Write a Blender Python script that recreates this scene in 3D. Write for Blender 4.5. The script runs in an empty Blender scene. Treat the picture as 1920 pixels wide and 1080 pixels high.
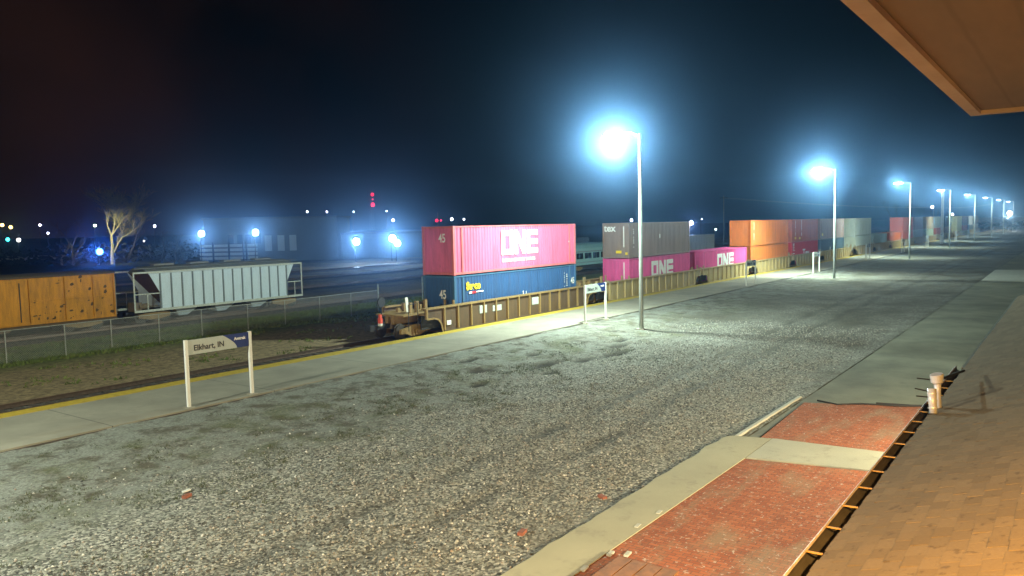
import bpy, math, random
import numpy as np
from mathutils import Vector, Matrix, noise as mnoise
random.seed(7); rng = np.random.default_rng(7)
S = bpy.context.scene; COL = S.collection
R = math.radians

# ------------------------------------------------------------------ helpers
class MB:
    """collects boxes, bars, tubes and polygons; build() links them as one mesh object"""
    def __init__(s): s.v = []; s.f = []; s.m = []; s.mi = 0
    def add(s, vs, fs):
        o = len(s.v); s.v += [tuple(q) for q in vs]; s.f += [[o+i for i in f] for f in fs]; s.m += [s.mi]*len(fs); return s
    def box(s, x0, x1, y0, y1, z0, z1):
        return s.add([(x0,y0,z0),(x1,y0,z0),(x1,y1,z0),(x0,y1,z0),(x0,y0,z1),(x1,y0,z1),(x1,y1,z1),(x0,y1,z1)],
                     [(0,3,2,1),(4,5,6,7),(0,1,5,4),(1,2,6,5),(2,3,7,6),(3,0,4,7)])
    def bar(s, a, b, w, h=None, up=(0,0,1)):
        a, b, u = Vector(a), Vector(b), Vector(up); h = h or w
        d = (b-a).normalized(); r = d.cross(u)
        if r.length < 1e-4: r = d.cross(Vector((1,0,0)))
        r.normalize(); u = r.cross(d); r *= w/2; u *= h/2
        return s.add([a-r-u,a+r-u,a+r+u,a-r+u,b-r-u,b+r-u,b+r+u,b-r+u],
                     [(0,1,2,3),(7,6,5,4),(0,4,5,1),(1,5,6,2),(2,6,7,3),(3,7,4,0)])
    def tube(s, pts, rad, n=8, cap=True):
        pts = [Vector(p) for p in pts]
        if not hasattr(rad, '__len__'): rad = [rad]*len(pts)
        vs, fs, pr = [], [], None
        for i, p in enumerate(pts):
            d = (pts[min(i+1,len(pts)-1)]-pts[max(i-1,0)]).normalized()
            r = pr - d*pr.dot(d) if pr is not None else d.cross(Vector((0,0,1)) if abs(d.z) < .9 else Vector((1,0,0)))
            r.normalize(); pr = r; u = d.cross(r)
            vs += [p+(r*math.cos(t)+u*math.sin(t))*rad[i] for t in (2*math.pi*k/n for k in range(n))]
        for i in range(len(pts)-1):
            for k in range(n):
                fs.append((i*n+k, i*n+(k+1)%n, (i+1)*n+(k+1)%n, (i+1)*n+k))
        if cap: fs += [tuple(range(n-1,-1,-1)), tuple((len(pts)-1)*n+k for k in range(n))]
        return s.add(vs, fs)
    def prism(s, prof, axis, a, b):
        """profile polygon extruded along 'x','y' or 'z' from a to b"""
        n = len(prof)
        mk = {'x': lambda p,t:(t,p[0],p[1]), 'y': lambda p,t:(p[0],t,p[1]), 'z': lambda p,t:(p[0],p[1],t)}[axis]
        vs = [mk(p,a) for p in prof]+[mk(p,b) for p in prof]
        return s.add(vs, [tuple(range(n-1,-1,-1)), tuple(range(n,2*n))]+[(i,(i+1)%n,n+(i+1)%n,n+i) for i in range(n)])
    def build(s, name, mat=None, parent=None, loc=(0,0,0), smooth=False, fix=True):
        me = bpy.data.meshes.new(name); me.from_pydata(s.v, [], s.f)
        mats = mat if isinstance(mat, (list,tuple)) else [mat]
        for m in mats: me.materials.append(m)
        if len(mats) > 1: me.polygons.foreach_set('material_index', s.m)
        if smooth: me.polygons.foreach_set('use_smooth', [True]*len(s.f))
        me.update()
        if fix:
            import bmesh
            bm = bmesh.new(); bm.from_mesh(me); bmesh.ops.recalc_face_normals(bm, faces=bm.faces); bm.to_mesh(me); bm.free()
        o = bpy.data.objects.new(name, me); COL.objects.link(o); o.location = loc
        if parent is not None: o.parent = parent
        return o

def tag(o, label=None, cat=None, group=None, kind=None):
    if label: o['label'] = label
    if cat: o['category'] = cat
    if group: o['group'] = group
    if kind: o['kind'] = kind
    return o
def empty(name, loc, label, cat, group=None, rz=0):
    o = bpy.data.objects.new(name, None); COL.objects.link(o); o.location = loc; o.rotation_euler.z = rz
    o.empty_display_size = .2
    return tag(o, label, cat, group)
def struct(o): o['kind'] = 'structure'; return o
def copy_tree(o, parent=None):
    c = o.copy(); COL.objects.link(c); c.parent = parent
    for ch in list(o.children):
        if ch.type != 'LIGHT': copy_tree(ch, c)
    return c
def light(kind, name, loc, power, color, parent=None, size=.15, **kw):
    d = bpy.data.lights.new(name, kind); d.energy = power; d.color = color; d.shadow_soft_size = size
    for k, v in kw.items(): setattr(d, k, v)
    o = bpy.data.objects.new(name, d); COL.objects.link(o); o.location = loc
    if parent is not None: o.parent = parent
    return o

# ------------------------------------------------------------------ materials
class NT:
    def __init__(s, name):
        s.mat = bpy.data.materials.new(name); s.mat.use_nodes = True
        s.t = s.mat.node_tree; s.b = s.t.nodes['Principled BSDF']; s.pos = None
    def n(s, typ, **kw):
        nd = s.t.nodes.new(typ)
        for k, v in kw.items():
            if k.startswith('i_'):
                key = k[2:]; key = int(key) if key.isdigit() else key.replace('_',' ')
                if isinstance(v, bpy.types.NodeSocket): s.t.links.new(v, nd.inputs[key])
                else: nd.inputs[key].default_value = v
            else: setattr(nd, k, v)
        return nd
    def P(s, world=False):
        if world: return s.n('ShaderNodeNewGeometry').outputs['Position']
        return s.n('ShaderNodeTexCoord').outputs['Object']
    def map(s, v, scale): return s.n('ShaderNodeMapping', i_Vector=v, i_Scale=scale).outputs[0]
    def noise(s, v, scale, detail=4, rough=.6): return s.n('ShaderNodeTexNoise', i_Vector=v, i_Scale=scale, i_Detail=detail, i_Roughness=rough).outputs[0]
    def ramp(s, f, stops):
        r = s.n('ShaderNodeValToRGB'); s.t.links.new(f, r.inputs[0]); e = r.color_ramp.elements
        while len(e) < len(stops): e.new(.5)
        for el, (p, c) in zip(e, stops): el.position = p; el.color = (c,c,c,1) if not hasattr(c,'__len__') else (*c[:3],1)
        return r.outputs[0]
    def mix(s, f, a, b, mode='MIX'):
        m = s.n('ShaderNodeMix', data_type='RGBA', blend_type=mode)
        for i, v in ((0,f),(6,a),(7,b)):
            if isinstance(v, bpy.types.NodeSocket): s.t.links.new(v, m.inputs[i])
            else: m.inputs[i].default_value = (*v[:3],1) if hasattr(v,'__len__') else v
        return m.outputs[2]
    def math(s, op, a, b=0., clamp=False):
        m = s.n('ShaderNodeMath', operation=op, use_clamp=clamp)
        for i, v in ((0,a),(1,b)):
            if isinstance(v, bpy.types.NodeSocket): s.t.links.new(v, m.inputs[i])
            else: m.inputs[i].default_value = v
        return m.outputs[0]
    def set(s, key, v):
        if isinstance(v, bpy.types.NodeSocket): s.t.links.new(v, s.b.inputs[key])
        else: s.b.inputs[key].default_value = (*v[:3],1) if hasattr(v,'__len__') else v
        return s
    def bump(s, h, strength=.3, dist=.02):
        s.t.links.new(s.n('ShaderNodeBump', i_Strength=strength, i_Distance=dist, i_Height=h).outputs[0], s.b.inputs['Normal']); return s

def paint(name, c, rough=.55, metal=0, dirt=.35, rust=(.10,.05,.03), scale=1.2, streak=True):
    """weathered paint: streaks of dirt and rust spots of their own shape"""
    t = NT(name); p = t.P()
    v = t.map(p, (scale*1.2, scale*1.2, scale*(.25 if streak else 1.2)))
    n1 = t.noise(v, 2.2, 6, .65); n2 = t.noise(p, scale*5, 5, .7)
    f1 = t.ramp(n1, [(.42,0.),(.75,1.)]); f2 = t.ramp(n2, [(.62,0.),(.72,1.)])
    c1 = t.mix(t.math('MULTIPLY', f1, dirt), c, tuple(x*.45+.01 for x in c))
    n4 = t.ramp(t.noise(t.map(p, (5,5,.28)), 1.7, 5, .65), [(.50,0.),(.72,1.)])
    c1 = t.mix(t.math('MULTIPLY', n4, dirt*.55), c1, tuple(x*.5+r_*.35 for x, r_ in zip(c, rust)))
    t.set('Base Color', t.mix(t.math('MULTIPLY', f2, dirt*.9), c1, rust))
    t.set('Roughness', t.math('ADD', t.math('MULTIPLY', n1, .25), rough-.12)).set('Metallic', metal)
    t.bump(n2, .08, .004)
    return t.mat
def plain(name, c, rough=.6, metal=0, var=.25, scale=8):
    t = NT(name); n = t.noise(t.P(), scale, 5)
    t.set('Base Color', t.mix(t.ramp(n, [(.3,0.),(.7,1.)]), tuple(x*(1-var) for x in c), tuple(min(1,x*(1+var)) for x in c)))
    t.set('Roughness', rough).set('Metallic', metal)
    return t.mat
def glow(name, c, strength):
    t = NT(name); t.set('Base Color', (.02,.02,.02)).set('Emission Color', c).set('Emission Strength', strength); return t.mat

M = {}
M['steel'] = plain('galvanised_steel', (.33,.35,.34), .5, .4)
M['fencesteel'] = plain('fence_steel', (.30,.31,.28), .6, .2)
M['pole'] = plain('pole_paint', (.30,.34,.32), .5, .2, .15, 3)
M['dark'] = plain('dark_metal', (.035,.035,.037), .6, .3)
M['rubber'] = plain('black_cable', (.012,.012,.013), .7)
M['white'] = paint('white_paint', (.74,.75,.70), .5, dirt=.15)
M['signwhite'] = paint('sign_white', (.42,.47,.44), .45, dirt=.12)
M['signblue'] = paint('sign_blue', (.012,.03,.15), .45, dirt=.1)
M['black'] = plain('black_lettering', (.02,.02,.025), .6)
M['letter'] = plain('white_lettering', (.80,.80,.78), .55, var=.12)
M['yellow_letter'] = plain('yellow_lettering', (.85,.62,.03), .5, var=.1)
M['red_letter'] = plain('red_lettering', (.55,.03,.05), .5)
M['rail'] = plain('rail_steel', (.17,.12,.09), .45, .6)
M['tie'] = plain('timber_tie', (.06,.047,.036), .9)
M['wheel'] = plain('wheel_steel', (.07,.06,.05), .5, .5)
M['wood'] = plain('brown_wood', (.22,.085,.018), .7, 0, .35, 5)
M['concrete'] = None
M['silver'] = plain('silver_metal', (.70,.76,.90), .35, .1, .06)
M['glassdark'] = plain('dark_window', (.015,.02,.025), .15)
M['wellbrown'] = paint('brown_car_paint', (.10,.06,.03), .65, dirt=.75, rust=(.06,.035,.02))
M['wellpale'] = paint('pale_car_paint', (.40,.31,.15), .6, dirt=.6, rust=(.14,.09,.04))
M['welltan'] = paint('tan_car_paint', (.27,.175,.065), .6, dirt=.6, rust=(.12,.07,.03))
M['bark'] = plain('bark', (.30,.28,.17), .9, 0, .4, 4)  # lamplight put into the tone: pale copy for the lit trees
M['darkbark'] = plain('dark_bark', (.07,.065,.05), .9, 0, .4, 4)  # shade put into the tone: dark copy for the unlit trees

def concrete(name, c, joint=None, var=.22, scale=.6, stain=(.16,.15,.12)):
    t = NT(name); p = t.P(True)
    n1 = t.noise(p, scale, 6, .6); n2 = t.noise(p, 22, 4, .7); n3 = t.noise(p, scale*2.7, 7, .7)
    col = t.mix(t.ramp(n1,[(.35,0.),(.7,1.)]), tuple(x*(1-var) for x in c), tuple(x*(1+var*.5) for x in c))
    col = t.mix(t.math('MULTIPLY', t.ramp(n3,[(.55,0.),(.72,1.)]), .5), col, stain)
    col = t.mix(t.math('MULTIPLY', n2, .22), col, tuple(x*.6 for x in c))
    h = n2
    if joint:
        sx = t.n('ShaderNodeSeparateXYZ', i_Vector=p).outputs[0]
        fr = t.math('FRACT', t.math('DIVIDE', sx, joint)); j = t.math('LESS_THAN', fr, .03/joint)
        col = t.mix(j, col, (.06,.055,.05))
    t.set('Base Color', col).set('Roughness', .85); t.bump(h, .25, .01)
    return t.mat
M['concrete'] = concrete('concrete', (.36,.34,.27))
M['platform'] = concrete('platform_concrete', (.30,.29,.23), joint=6.0)
M['walk'] = concrete('walk_concrete', (.40,.39,.27), joint=None, var=.12)
M['stripc'] = concrete('crossing_concrete', (.40,.41,.33), var=.12)
M['apron'] = concrete('apron_concrete', (.50,.52,.46), var=.1)
M['asphalt'] = concrete('asphalt', (.21,.215,.155), var=.45, scale=.35, stain=(.075,.08,.065))
M['yellow'] = paint('platform_yellow', (.50,.36,.035), .75, dirt=.7, rust=(.25,.2,.1), streak=False)

def brick_mat():
    t = NT('paving_brick'); p = t.P(True)
    b = t.n('ShaderNodeTexBrick', i_Vector=t.n('ShaderNodeMapping', i_Vector=p, i_Rotation=(0,0,R(90))).outputs[0], i_Color1=(.40,.135,.068,1), i_Color2=(.27,.088,.048,1), i_Mortar=(.12,.09,.07,1))
    b.inputs['Scale'].default_value = 1.0; b.inputs['Brick Width'].default_value = .21; b.inputs['Row Height'].default_value = .105
    b.inputs['Mortar Size'].default_value = .006; b.inputs['Bias'].default_value = -.1
    n1 = t.noise(p, .55, 6, .65); n2 = t.noise(p, 3.2, 6, .72); n3 = t.noise(p, 11, 4, .7)
    col = t.mix(t.math('MULTIPLY', t.ramp(t.noise(t.map(p,(.5,1.6,1)), .8, 6, .65),[(.50,0.),(.66,1.)]), .55), b.outputs[0], (.27,.24,.17))
    col = t.mix(t.math('MULTIPLY', t.ramp(n2,[(.56,0.),(.66,1.)]), .35), col, (.36,.17,.10))
    col = t.mix(t.ramp(n3,[(.60,0.),(.65,.9)]), col, (.50,.40,.35))
    col = t.mix(t.ramp(t.noise(p, 7, 4, .7),[(.30,.8),(.36,0.)]), col, (.07,.03,.02))
    t.set('Base Color', col).set('Roughness', .9).set('Specular IOR Level', .15)
    t.bump(t.math('ADD', t.math('MULTIPLY', b.outputs[1], -1.), n2), .5, .012)
    return t.mat
M['brick'] = brick_mat()

def yard_mat():
    t = NT('yard_ground'); p = t.P(True)
    xyz = t.n('ShaderNodeSeparateXYZ', i_Vector=p).outputs; y = xyz[1]
    big = t.noise(p, .22, 6, .65); mid = t.noise(p, 1.3, 8, .74); fine = t.ramp(t.noise(p, 13, 6, .8), [(.36,0.),(.64,1.)])
    vor = t.n('ShaderNodeTexVoronoi', i_Vector=p, i_Scale=19.)
    peb = t.ramp(t.n('ShaderNodeSeparateColor', i_Color=vor.outputs['Color']).outputs[0], [(0.,(.045,.045,.04)),(.4,(.165,.17,.15)),(.8,(.37,.38,.33)),(1.,(.58,.57,.52))])
    dust = t.mix(fine, (.105,.115,.10), (.33,.35,.31))
    dirt = t.mix(fine, (.05,.045,.03), (.12,.105,.075))
    weed = t.mix(fine, (.045,.06,.015), (.13,.135,.045))
    # gravel bed in the middle of the yard, dust towards the platform
    gy = t.math('ADD', y, t.math('MULTIPLY', t.math('SUBTRACT', big, .5), 9.))
    gm = t.ramp(t.math('DIVIDE', gy, 30.), [(.20,0.),(.28,1.),(.53,1.),(.63,0.)])
    gm = t.math('MULTIPLY', gm, t.ramp(mid,[(.30,.25),(.48,1.)]))
    col = t.mix(t.ramp(mid,[(.47,0.),(.60,.95)]), dust, dirt)
    wm = t.math('MULTIPLY', t.ramp(t.noise(p,.45,6,.7),[(.50,0.),(.64,.7)]), t.ramp(t.math('DIVIDE', y, 30.),[(.45,.3),(.55,1.),(.70,1.),(.78,0.)]))
    col = t.mix(wm, col, weed)
    col = t.mix(gm, col, peb)
    # worn dark earth bands far along the yard
    far = t.math('MULTIPLY', t.ramp(t.math('DIVIDE', xyz[0], 100.),[(.27,0.),(.42,.94)]), t.ramp(big,[(.36,1.),(.62,.35)]))
    far = t.math('MULTIPLY', far, t.ramp(t.math('DIVIDE', y, 30.),[(.60,1.),(.78,.25)]))
    col = t.mix(far, col, t.mix(fine, (.035,.031,.02), (.115,.105,.075)))
    soil = t.n('ShaderNodeAttribute', attribute_name='soil').outputs['Fac']
    col = t.mix(soil, col, (.035,.028,.018))
    t.set('Base Color', col).set('Roughness', .95)
    hh = t.math('ADD', t.math('MULTIPLY', t.math('SUBTRACT', .6, vor.outputs['Distance']), gm), t.math('MULTIPLY', fine, .6))
    t.bump(hh, .7, .03)
    return t.mat
M['yard'] = yard_mat()

def field_mat():
    t = NT('field_ground'); p = t.P(True); y = t.n('ShaderNodeSeparateXYZ', i_Vector=p).outputs[1]
    big = t.noise(p, .12, 6, .65); fine = t.noise(p, 3, 6, .75)
    grass = t.mix(t.ramp(fine,[(.35,0.),(.65,1.)]), (.04,.055,.01), (.15,.18,.04)); dirt = t.mix(t.ramp(fine,[(.35,0.),(.65,1.)]), (.10,.07,.03), (.40,.30,.16))
    bal = t.mix(fine, (.05,.05,.045), (.15,.145,.13))
    gm = t.ramp(t.math('ADD', t.math('DIVIDE', y, 100.), t.math('MULTIPLY', big, .06)), [(.435,0.),(.465,1.),(.53,1.),(.565,0.),(1.0,0.)])
    col = t.mix(gm, t.mix(t.math('MULTIPLY', t.ramp(big,[(.4,0.),(.6,1.)]), t.ramp(t.math('DIVIDE', y, 100.),[(.56,0.),(.66,1.)])), dirt, bal), grass)
    far = t.ramp(t.math('DIVIDE', y, 300.), [(.40,0.),(.44,1.)])
    col = t.mix(far, col, t.mix(t.ramp(big,[(.42,0.),(.58,1.)]), (.05,.075,.02), (.07,.07,.06)))
    t.set('Base Color', col).set('Roughness', .95); t.bump(fine, .6, .05)
    return t.mat
M['field'] = field_mat()
def ballast_mat():
    t = NT('ballast'); p = t.P(True); v = t.n('ShaderNodeTexVoronoi', i_Vector=p, i_Scale=14.)
    t.set('Base Color', t.ramp(t.n('ShaderNodeSeparateColor', i_Color=v.outputs['Color']).outputs[0], [(0.,(.03,.027,.022)),(.6,(.09,.08,.065)),(1.,(.2,.185,.16))])).set('Roughness', .95)
    t.bump(v.outputs['Distance'], .6, .04); return t.mat
M['ballast'] = ballast_mat()
def shingle_mat():
    t = NT('roof_shingle'); p = t.P()
    info = t.n('ShaderNodeAttribute', attribute_name='tint').outputs['Fac']; n = t.noise(p, 30, 4, .7); n2 = t.noise(p, 1.3, 5)
    col = t.mix(info, (.175,.14,.088), (.25,.203,.13)); col = t.mix(t.math('MULTIPLY', n2, .4), col, (.17,.14,.09))
    col = t.mix(t.ramp(t.noise(p, 9, 3, .6),[(.60,0.),(.68,.6)]), col, (.06,.045,.03)); t.set('Base Color', t.mix(t.math('MULTIPLY', n, .5), col, (.06,.05,.035))).set('Roughness', .92); t.bump(n, .3, .006); return t.mat
M['shingle'] = shingle_mat()
def soffit_mat():
    t = NT('soffit_boards'); p = t.P(); n = t.noise(t.map(p,(.6,3,1)), 3, 5)
    w = t.n('ShaderNodeTexWave', i_Vector=p, wave_type='BANDS', bands_direction='Y'); w.inputs['Scale'].default_value = 1.1; w.inputs['Distortion'].default_value = .6
    col = t.mix(n, (.12,.10,.08), (.18,.15,.12)); col = t.mix(t.ramp(w.outputs[1],[(0.,.5),(.06,0.)]), col, (.10,.08,.06))
    t.set('Base Color', col).set('Roughness', .7); t.bump(n, .2, .01); return t.mat
M['soffit'] = soffit_mat()
M['fascia'] = paint('fascia_paint', (.34,.29,.24), .6, dirt=.3)
M['wallbrick'] = plain('station_wall', (.30,.14,.09), .8, 0, .3, 6)

# ------------------------------------------------------------------ camera
cam = bpy.data.cameras.new('camera'); cob = bpy.data.objects.new('camera', cam); COL.objects.link(cob); S.camera = cob
TH, PT, RO, H = .6258, .0785, -.0219, 6.1488
fw = Vector((math.cos(TH), math.sin(TH), 0)); rt = Vector((math.sin(TH), -math.cos(TH), 0)); up = Vector((0,0,1))
F = fw*math.cos(PT)-up*math.sin(PT); U = up*math.cos(PT)+fw*math.sin(PT)
RX = rt*math.cos(RO)+U*math.sin(RO); UY = U*math.cos(RO)-rt*math.sin(RO)
cob.matrix_world = Matrix((RX, UY, -F)).transposed().to_4x4(); cob.location = (0,0,H)
cam.sensor_width = 36; cam.lens = 36*1474/1920; cam.clip_start = .05; cam.clip_end = 6000

# ------------------------------------------------------------------ world: night sky
W = bpy.data.worlds.new('World'); S.world = W; W.use_nodes = True
wt = W.node_tree; bg = wt.nodes['Background']
sky = wt.nodes.new('ShaderNodeTexSky'); sky.sky_type = 'NISHITA'; sky.sun_disc = False
sky.sun_elevation = R(-4); sky.sun_rotation = R(-25); sky.altitude = 200
sky.sun_size = R(.5)
tc = wt.nodes.new('ShaderNodeTexCoord'); nz = wt.nodes.new('ShaderNodeTexNoise'); nz.inputs['Scale'].default_value = 2.6; nz.inputs['Detail'].default_value = 6
wt.links.new(tc.outputs['Generated'], nz.inputs['Vector'])
dp = wt.nodes.new('ShaderNodeVectorMath'); dp.operation = 'DOT_PRODUCT'; dp.inputs[1].default_value = (.33,.92,.12); wt.links.new(tc.outputs['Generated'], dp.inputs[0])
mr = wt.nodes.new('ShaderNodeMapRange'); mr.inputs[1].default_value = .80; mr.inputs[2].default_value = 1.; mr.interpolation_type = 'SMOOTHSTEP'; wt.links.new(dp.outputs['Value'], mr.inputs[0])
mr2 = wt.nodes.new('ShaderNodeMapRange'); mr2.inputs[1].default_value = .38; mr2.inputs[2].default_value = .72; wt.links.new(nz.outputs[0], mr2.inputs[0])
mu = wt.nodes.new('ShaderNodeMath'); mu.operation = 'MULTIPLY'; wt.links.new(mr.outputs[0], mu.inputs[0]); wt.links.new(mr2.outputs[0], mu.inputs[1])
cl = wt.nodes.new('ShaderNodeMix'); cl.data_type = 'RGBA'; cl.blend_type = 'ADD'; cl.inputs[7].default_value = (2.0,.62,.22,1)
wt.links.new(mu.outputs[0], cl.inputs[0]); wt.links.new(sky.outputs[0], cl.inputs[6])
wt.links.new(cl.outputs[2], bg.inputs[0]); bg.inputs[1].default_value = .010
S.view_settings.view_transform = 'Standard'; S.view_settings.look = 'None'; S.view_settings.exposure = 0; S.view_settings.gamma = 1

# ------------------------------------------------------------------ the ground
def grass_strip():
    g = MB(); rd = random.Random(21)
    for _ in range(16000):
        x, y = rd.uniform(8, 62), (rd.gauss(46.5, 2.3) if rd.random() < .75 else rd.uniform(33.5, 50.5))
        if not 33.3 < y < 50.6: continue
        if mnoise.noise((x*.35, y*.35, 3.)) < (-.25 if y > 43 else .14): continue
        for _ in range(3):
            a = rd.uniform(0, 6.28); w = rd.uniform(.03,.09); ox, oy = x+rd.gauss(0,.12), y+rd.gauss(0,.12); c_, s_ = math.cos(a)*w, math.sin(a)*w
            g.add([(ox-s_,oy+c_,-.31),(ox+s_,oy-c_,-.31),(ox+rd.uniform(-.1,.1),oy+rd.uniform(-.1,.1),-.3+rd.uniform(.04,.17))], [(0,1,2)])
    t = NT('grass_blade'); n = t.noise(t.P(True), .8, 5, .7)
    t.set('Base Color', t.ramp(n, [(.3,(.06,.085,.015)),(.55,(.12,.155,.035)),(.75,(.19,.165,.07))])).set('Roughness', .9)
    tag(g.build('grass', t.mat, fix=False), 'rough green grass along the chain link fence', 'grass', kind='stuff')
grass_strip()
MB().add([(-1500,-1500,-.3),(3500,-1500,-.3),(3500,3000,-.3),(-1500,3000,-.3)], [(0,1,2,3)]).build('ground', M['field'])
struct(bpy.data.objects['ground'])
HOLES = [(25.8,20.3,.9,.45),(28.5,18.9,1.2,.5),(32.4,17.5,1.5,.4),(27.2,22.1,.7,.3),(30.2,17.9,.8,.35),(30.0,20.6,.5,.3),(36.3,19.3,.6,.3),(38.6,21.0,.5,.25),(27.0,17.6,.6,.3),(23.4,18.6,.6,.3),(34.6,18.6,.9,.4)]
def sm(a, b, t): t = min(1, max(0, (t-a)/(b-a))); return t*t*(3-2*t)
def yard(x, y):
    n = mnoise.noise((x*.35, y*.35, 0)); n2 = mnoise.noise((x*1.7, y*1.7, 4)); n3 = mnoise.noise((x*4.5, y*4.5, 9))
    z = .10 + .14*sm(18.5, 23, y) + .05*n + .03*n2 + .018*n3
    soil = 0
    for hx, hy, a, b in HOLES:
        d = math.hypot((x-hx)/a, (y-hy)/b) + .35*n2
        if d < 1.3: k = 1-sm(.45, 1.25, d); z -= .13*k; soil = max(soil, k)
    for k, (y0, y1) in enumerate(((10.6, 12.2), (12.3, 13.9))):
        c = y0 + (y1-y0)*sm(5, 60, x) + .5*mnoise.noise((x*.13, k*9., 2))
        d = abs(y-c); w = (1-sm(.05, .42, d))*(.5+.5*mnoise.noise((x*.5, k, 7)))
        if w > 0: z -= .06*w; soil = max(soil, .75*w)
    e = 1-sm(.0, .5, y-7.7)
    return z*(1-e)+(.13+.03*n2)*e, soil
def yard_patch(name, xs, ys):
    nx, ny = len(xs), len(ys); vs, so = [], []
    for x in xs:
        for y in ys: z, s_ = yard(x, y); vs.append((x,y,z)); so.append(s_)
    fs = [(i*ny+j, (i+1)*ny+j, (i+1)*ny+j+1, i*ny+j+1) for i in range(nx-1) for j in range(ny-1)]
    o = MB().add(vs, fs).build(name, M['yard'], smooth=True, fix=False)
    a = o.data.attributes.new('soil', 'FLOAT', 'POINT'); a.data.foreach_set('value', so); return struct(o)
yard_patch('gravel_yard', list(np.arange(2,46,.16))+list(np.arange(46,110,.5))+list(np.arange(110,640,6)), list(np.arange(7.4,24.06,.16)))
struct(MB().box(-80,2.0,-30,23.95,-.3,.12).box(2.0,640,-30,7.4,-.3,.06).build('ground_slab', M['asphalt']))

# loose stones of the gravel bed (uncountable)
N = 130000
X = 4.5+42*rng.random(N)**1.25; Y = 7.9+12.6*rng.random(N)
keep = []
for x, y in zip(X, Y):
    nz = mnoise.noise((x*.22, y*.22, 1.)); n2 = mnoise.noise((x*.9, y*.9, 3.))
    m_ = sm(7.9, 9.0, y+.5*n2)*(1-sm(14.2, 18.2, y+3.2*nz+ (x-14)*.05*-1))*(.35+.65*sm(-.35, .1, n2)) + .10
    keep.append(m_*(1-.85*sm(.15,.5,yard(x, y)[1])) > rng.random())
X, Y = X[keep], Y[keep]; n = len(X)
Z = np.array([yard(x, y)[0] for x, y in zip(X, Y)])
base = np.array([(1,0,0),(-1,0,0),(0,1,0),(0,-1,0),(0,0,1),(0,0,-1)], float)
tri = np.array([(0,2,4),(2,1,4),(1,3,4),(3,0,4),(2,0,5),(1,2,5),(3,1,5),(0,3,5)])
sz = .009+.029*rng.random(n)**2.2
sc = sz[:,None,None]*(.6+.7*rng.random((n,6,1)))
ang = rng.random(n)*6.283; ca, sa = np.cos(ang), np.sin(ang)
V = base[None]*sc; V[:,:,2] *= .75
V = V + .25*sz[:,None,None]*(rng.random((n,6,3))-.5)
vx = V[:,:,0]*ca[:,None]-V[:,:,1]*sa[:,None]; vy = V[:,:,0]*sa[:,None]+V[:,:,1]*ca[:,None]
tl = (rng.random(n)-.5)*1.2; vz = V[:,:,2]+vx*tl[:,None]*.5
P_ = np.stack([vx+X[:,None], vy+Y[:,None], vz+(Z+sz*.25)[:,None]], -1).reshape(-1,3)
T_ = (tri[None]+(np.arange(n)*6)[:,None,None]).reshape(-1,3)
me = bpy.data.meshes.new('gravel_stones'); me.vertices.add(len(P_)); me.vertices.foreach_set('co', P_.ravel())
me.loops.add(T_.size); me.loops.foreach_set('vertex_index', T_.ravel().astype(np.int32))
me.polygons.add(len(T_)); me.polygons.foreach_set('loop_start', np.arange(0, T_.size, 3, dtype=np.int32)); me.update(calc_edges=True); me.validate()
at = me.attributes.new('tint', 'FLOAT', 'POINT'); at.data.foreach_set('value', np.repeat(rng.random(n), 6))
t = NT('stone'); f = t.n('ShaderNodeAttribute', attribute_name='tint').outputs['Fac']
t.set('Base Color', t.ramp(f, [(0.,(.04,.042,.04)),(.38,(.155,.16,.145)),(.62,(.30,.31,.28)),(.86,(.48,.49,.45)),(.91,(.27,.21,.16)),(1.,(.78,.79,.76))])).set('Roughness', .85)
me.materials.append(t.mat)
o = bpy.data.objects.new('gravel_stones', me); COL.objects.link(o); tag(o, 'loose grey and tan gravel stones spread over the yard', 'gravel', kind='stuff')

# weeds, one uncountable mass
wd = MB(); rnd = random.Random(11)
for _ in range(5200):
    x, y = rnd.uniform(5, 34), rnd.gauss(18.0, 2.3)
    if not 9.5 < y < 23.3 or mnoise.noise((x*.5, y*.5, 6.)) + .35*mnoise.noise((x*2., y*2., 1.)) < .12: continue
    z = yard(x, y)[0]
    for _ in range(6):
        a = rnd.uniform(0, 6.28); l = rnd.uniform(.03,.11); w = .012; ox, oy = x+rnd.gauss(0,.06), y+rnd.gauss(0,.06); c_, s_ = math.cos(a), math.sin(a)
        wd.add([(ox-s_*w,oy+c_*w,z-.01),(ox+s_*w,oy-c_*w,z-.01),(ox+c_*l,oy+s_*l,z+rnd.uniform(.02,.07))], [(0,1,2)])
tag(wd.build('weeds', plain('weed_leaf',(.075,.085,.03),.9,0,.5,2), fix=False), 'low weeds growing through the dusty yard', 'weeds', kind='stuff')

# paths by the station
def slab(name, pts, z0, z1, mat): return struct(MB().prism(pts, 'z', z0, z1).build(name, mat))
def wob(x0, x1, y, amp, step=.35): return [(x, y+amp*mnoise.noise((x*1.3, y, 5.))) for x in np.arange(x0, x1, step)]
slab('concrete_path', wob(2.2, 21.05, 7.9, .10)+[(21.05,7.78),(21.35,6.72),(19.25,6.72),(2.2,7.02)], -.2, .17, M['walk'])
slab('concrete_crossing', [(19.25,6.70),(21.35,6.70),(21.75,.4),(20.45,.4)], -.2, .174, M['stripc'])
slab('brick_paving', wob(2.2, 19.0, 6.96, .05)+[(19.2,6.69),(20.4,.4),(2.2,.4)], -.2, .15, M['brick'])
slab('brick_paving', [(21.37,7.02),(26.25,7.2),(26.6,6.0),(27.3,4.6),(27.9,3.4),(28.2,.4),(21.77,.4)], -.2, .155, M['brick'])
slab('asphalt_path', [(21.3,7.42),(84.5,7.35),(84.5,-2),(28.4,-2),(28.3,.4),(27.9,3.5),(27.4,4.6),(26.7,6.0),(26.3,7.25),(21.3,7.1)], -.2, .115, M['asphalt'])
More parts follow.
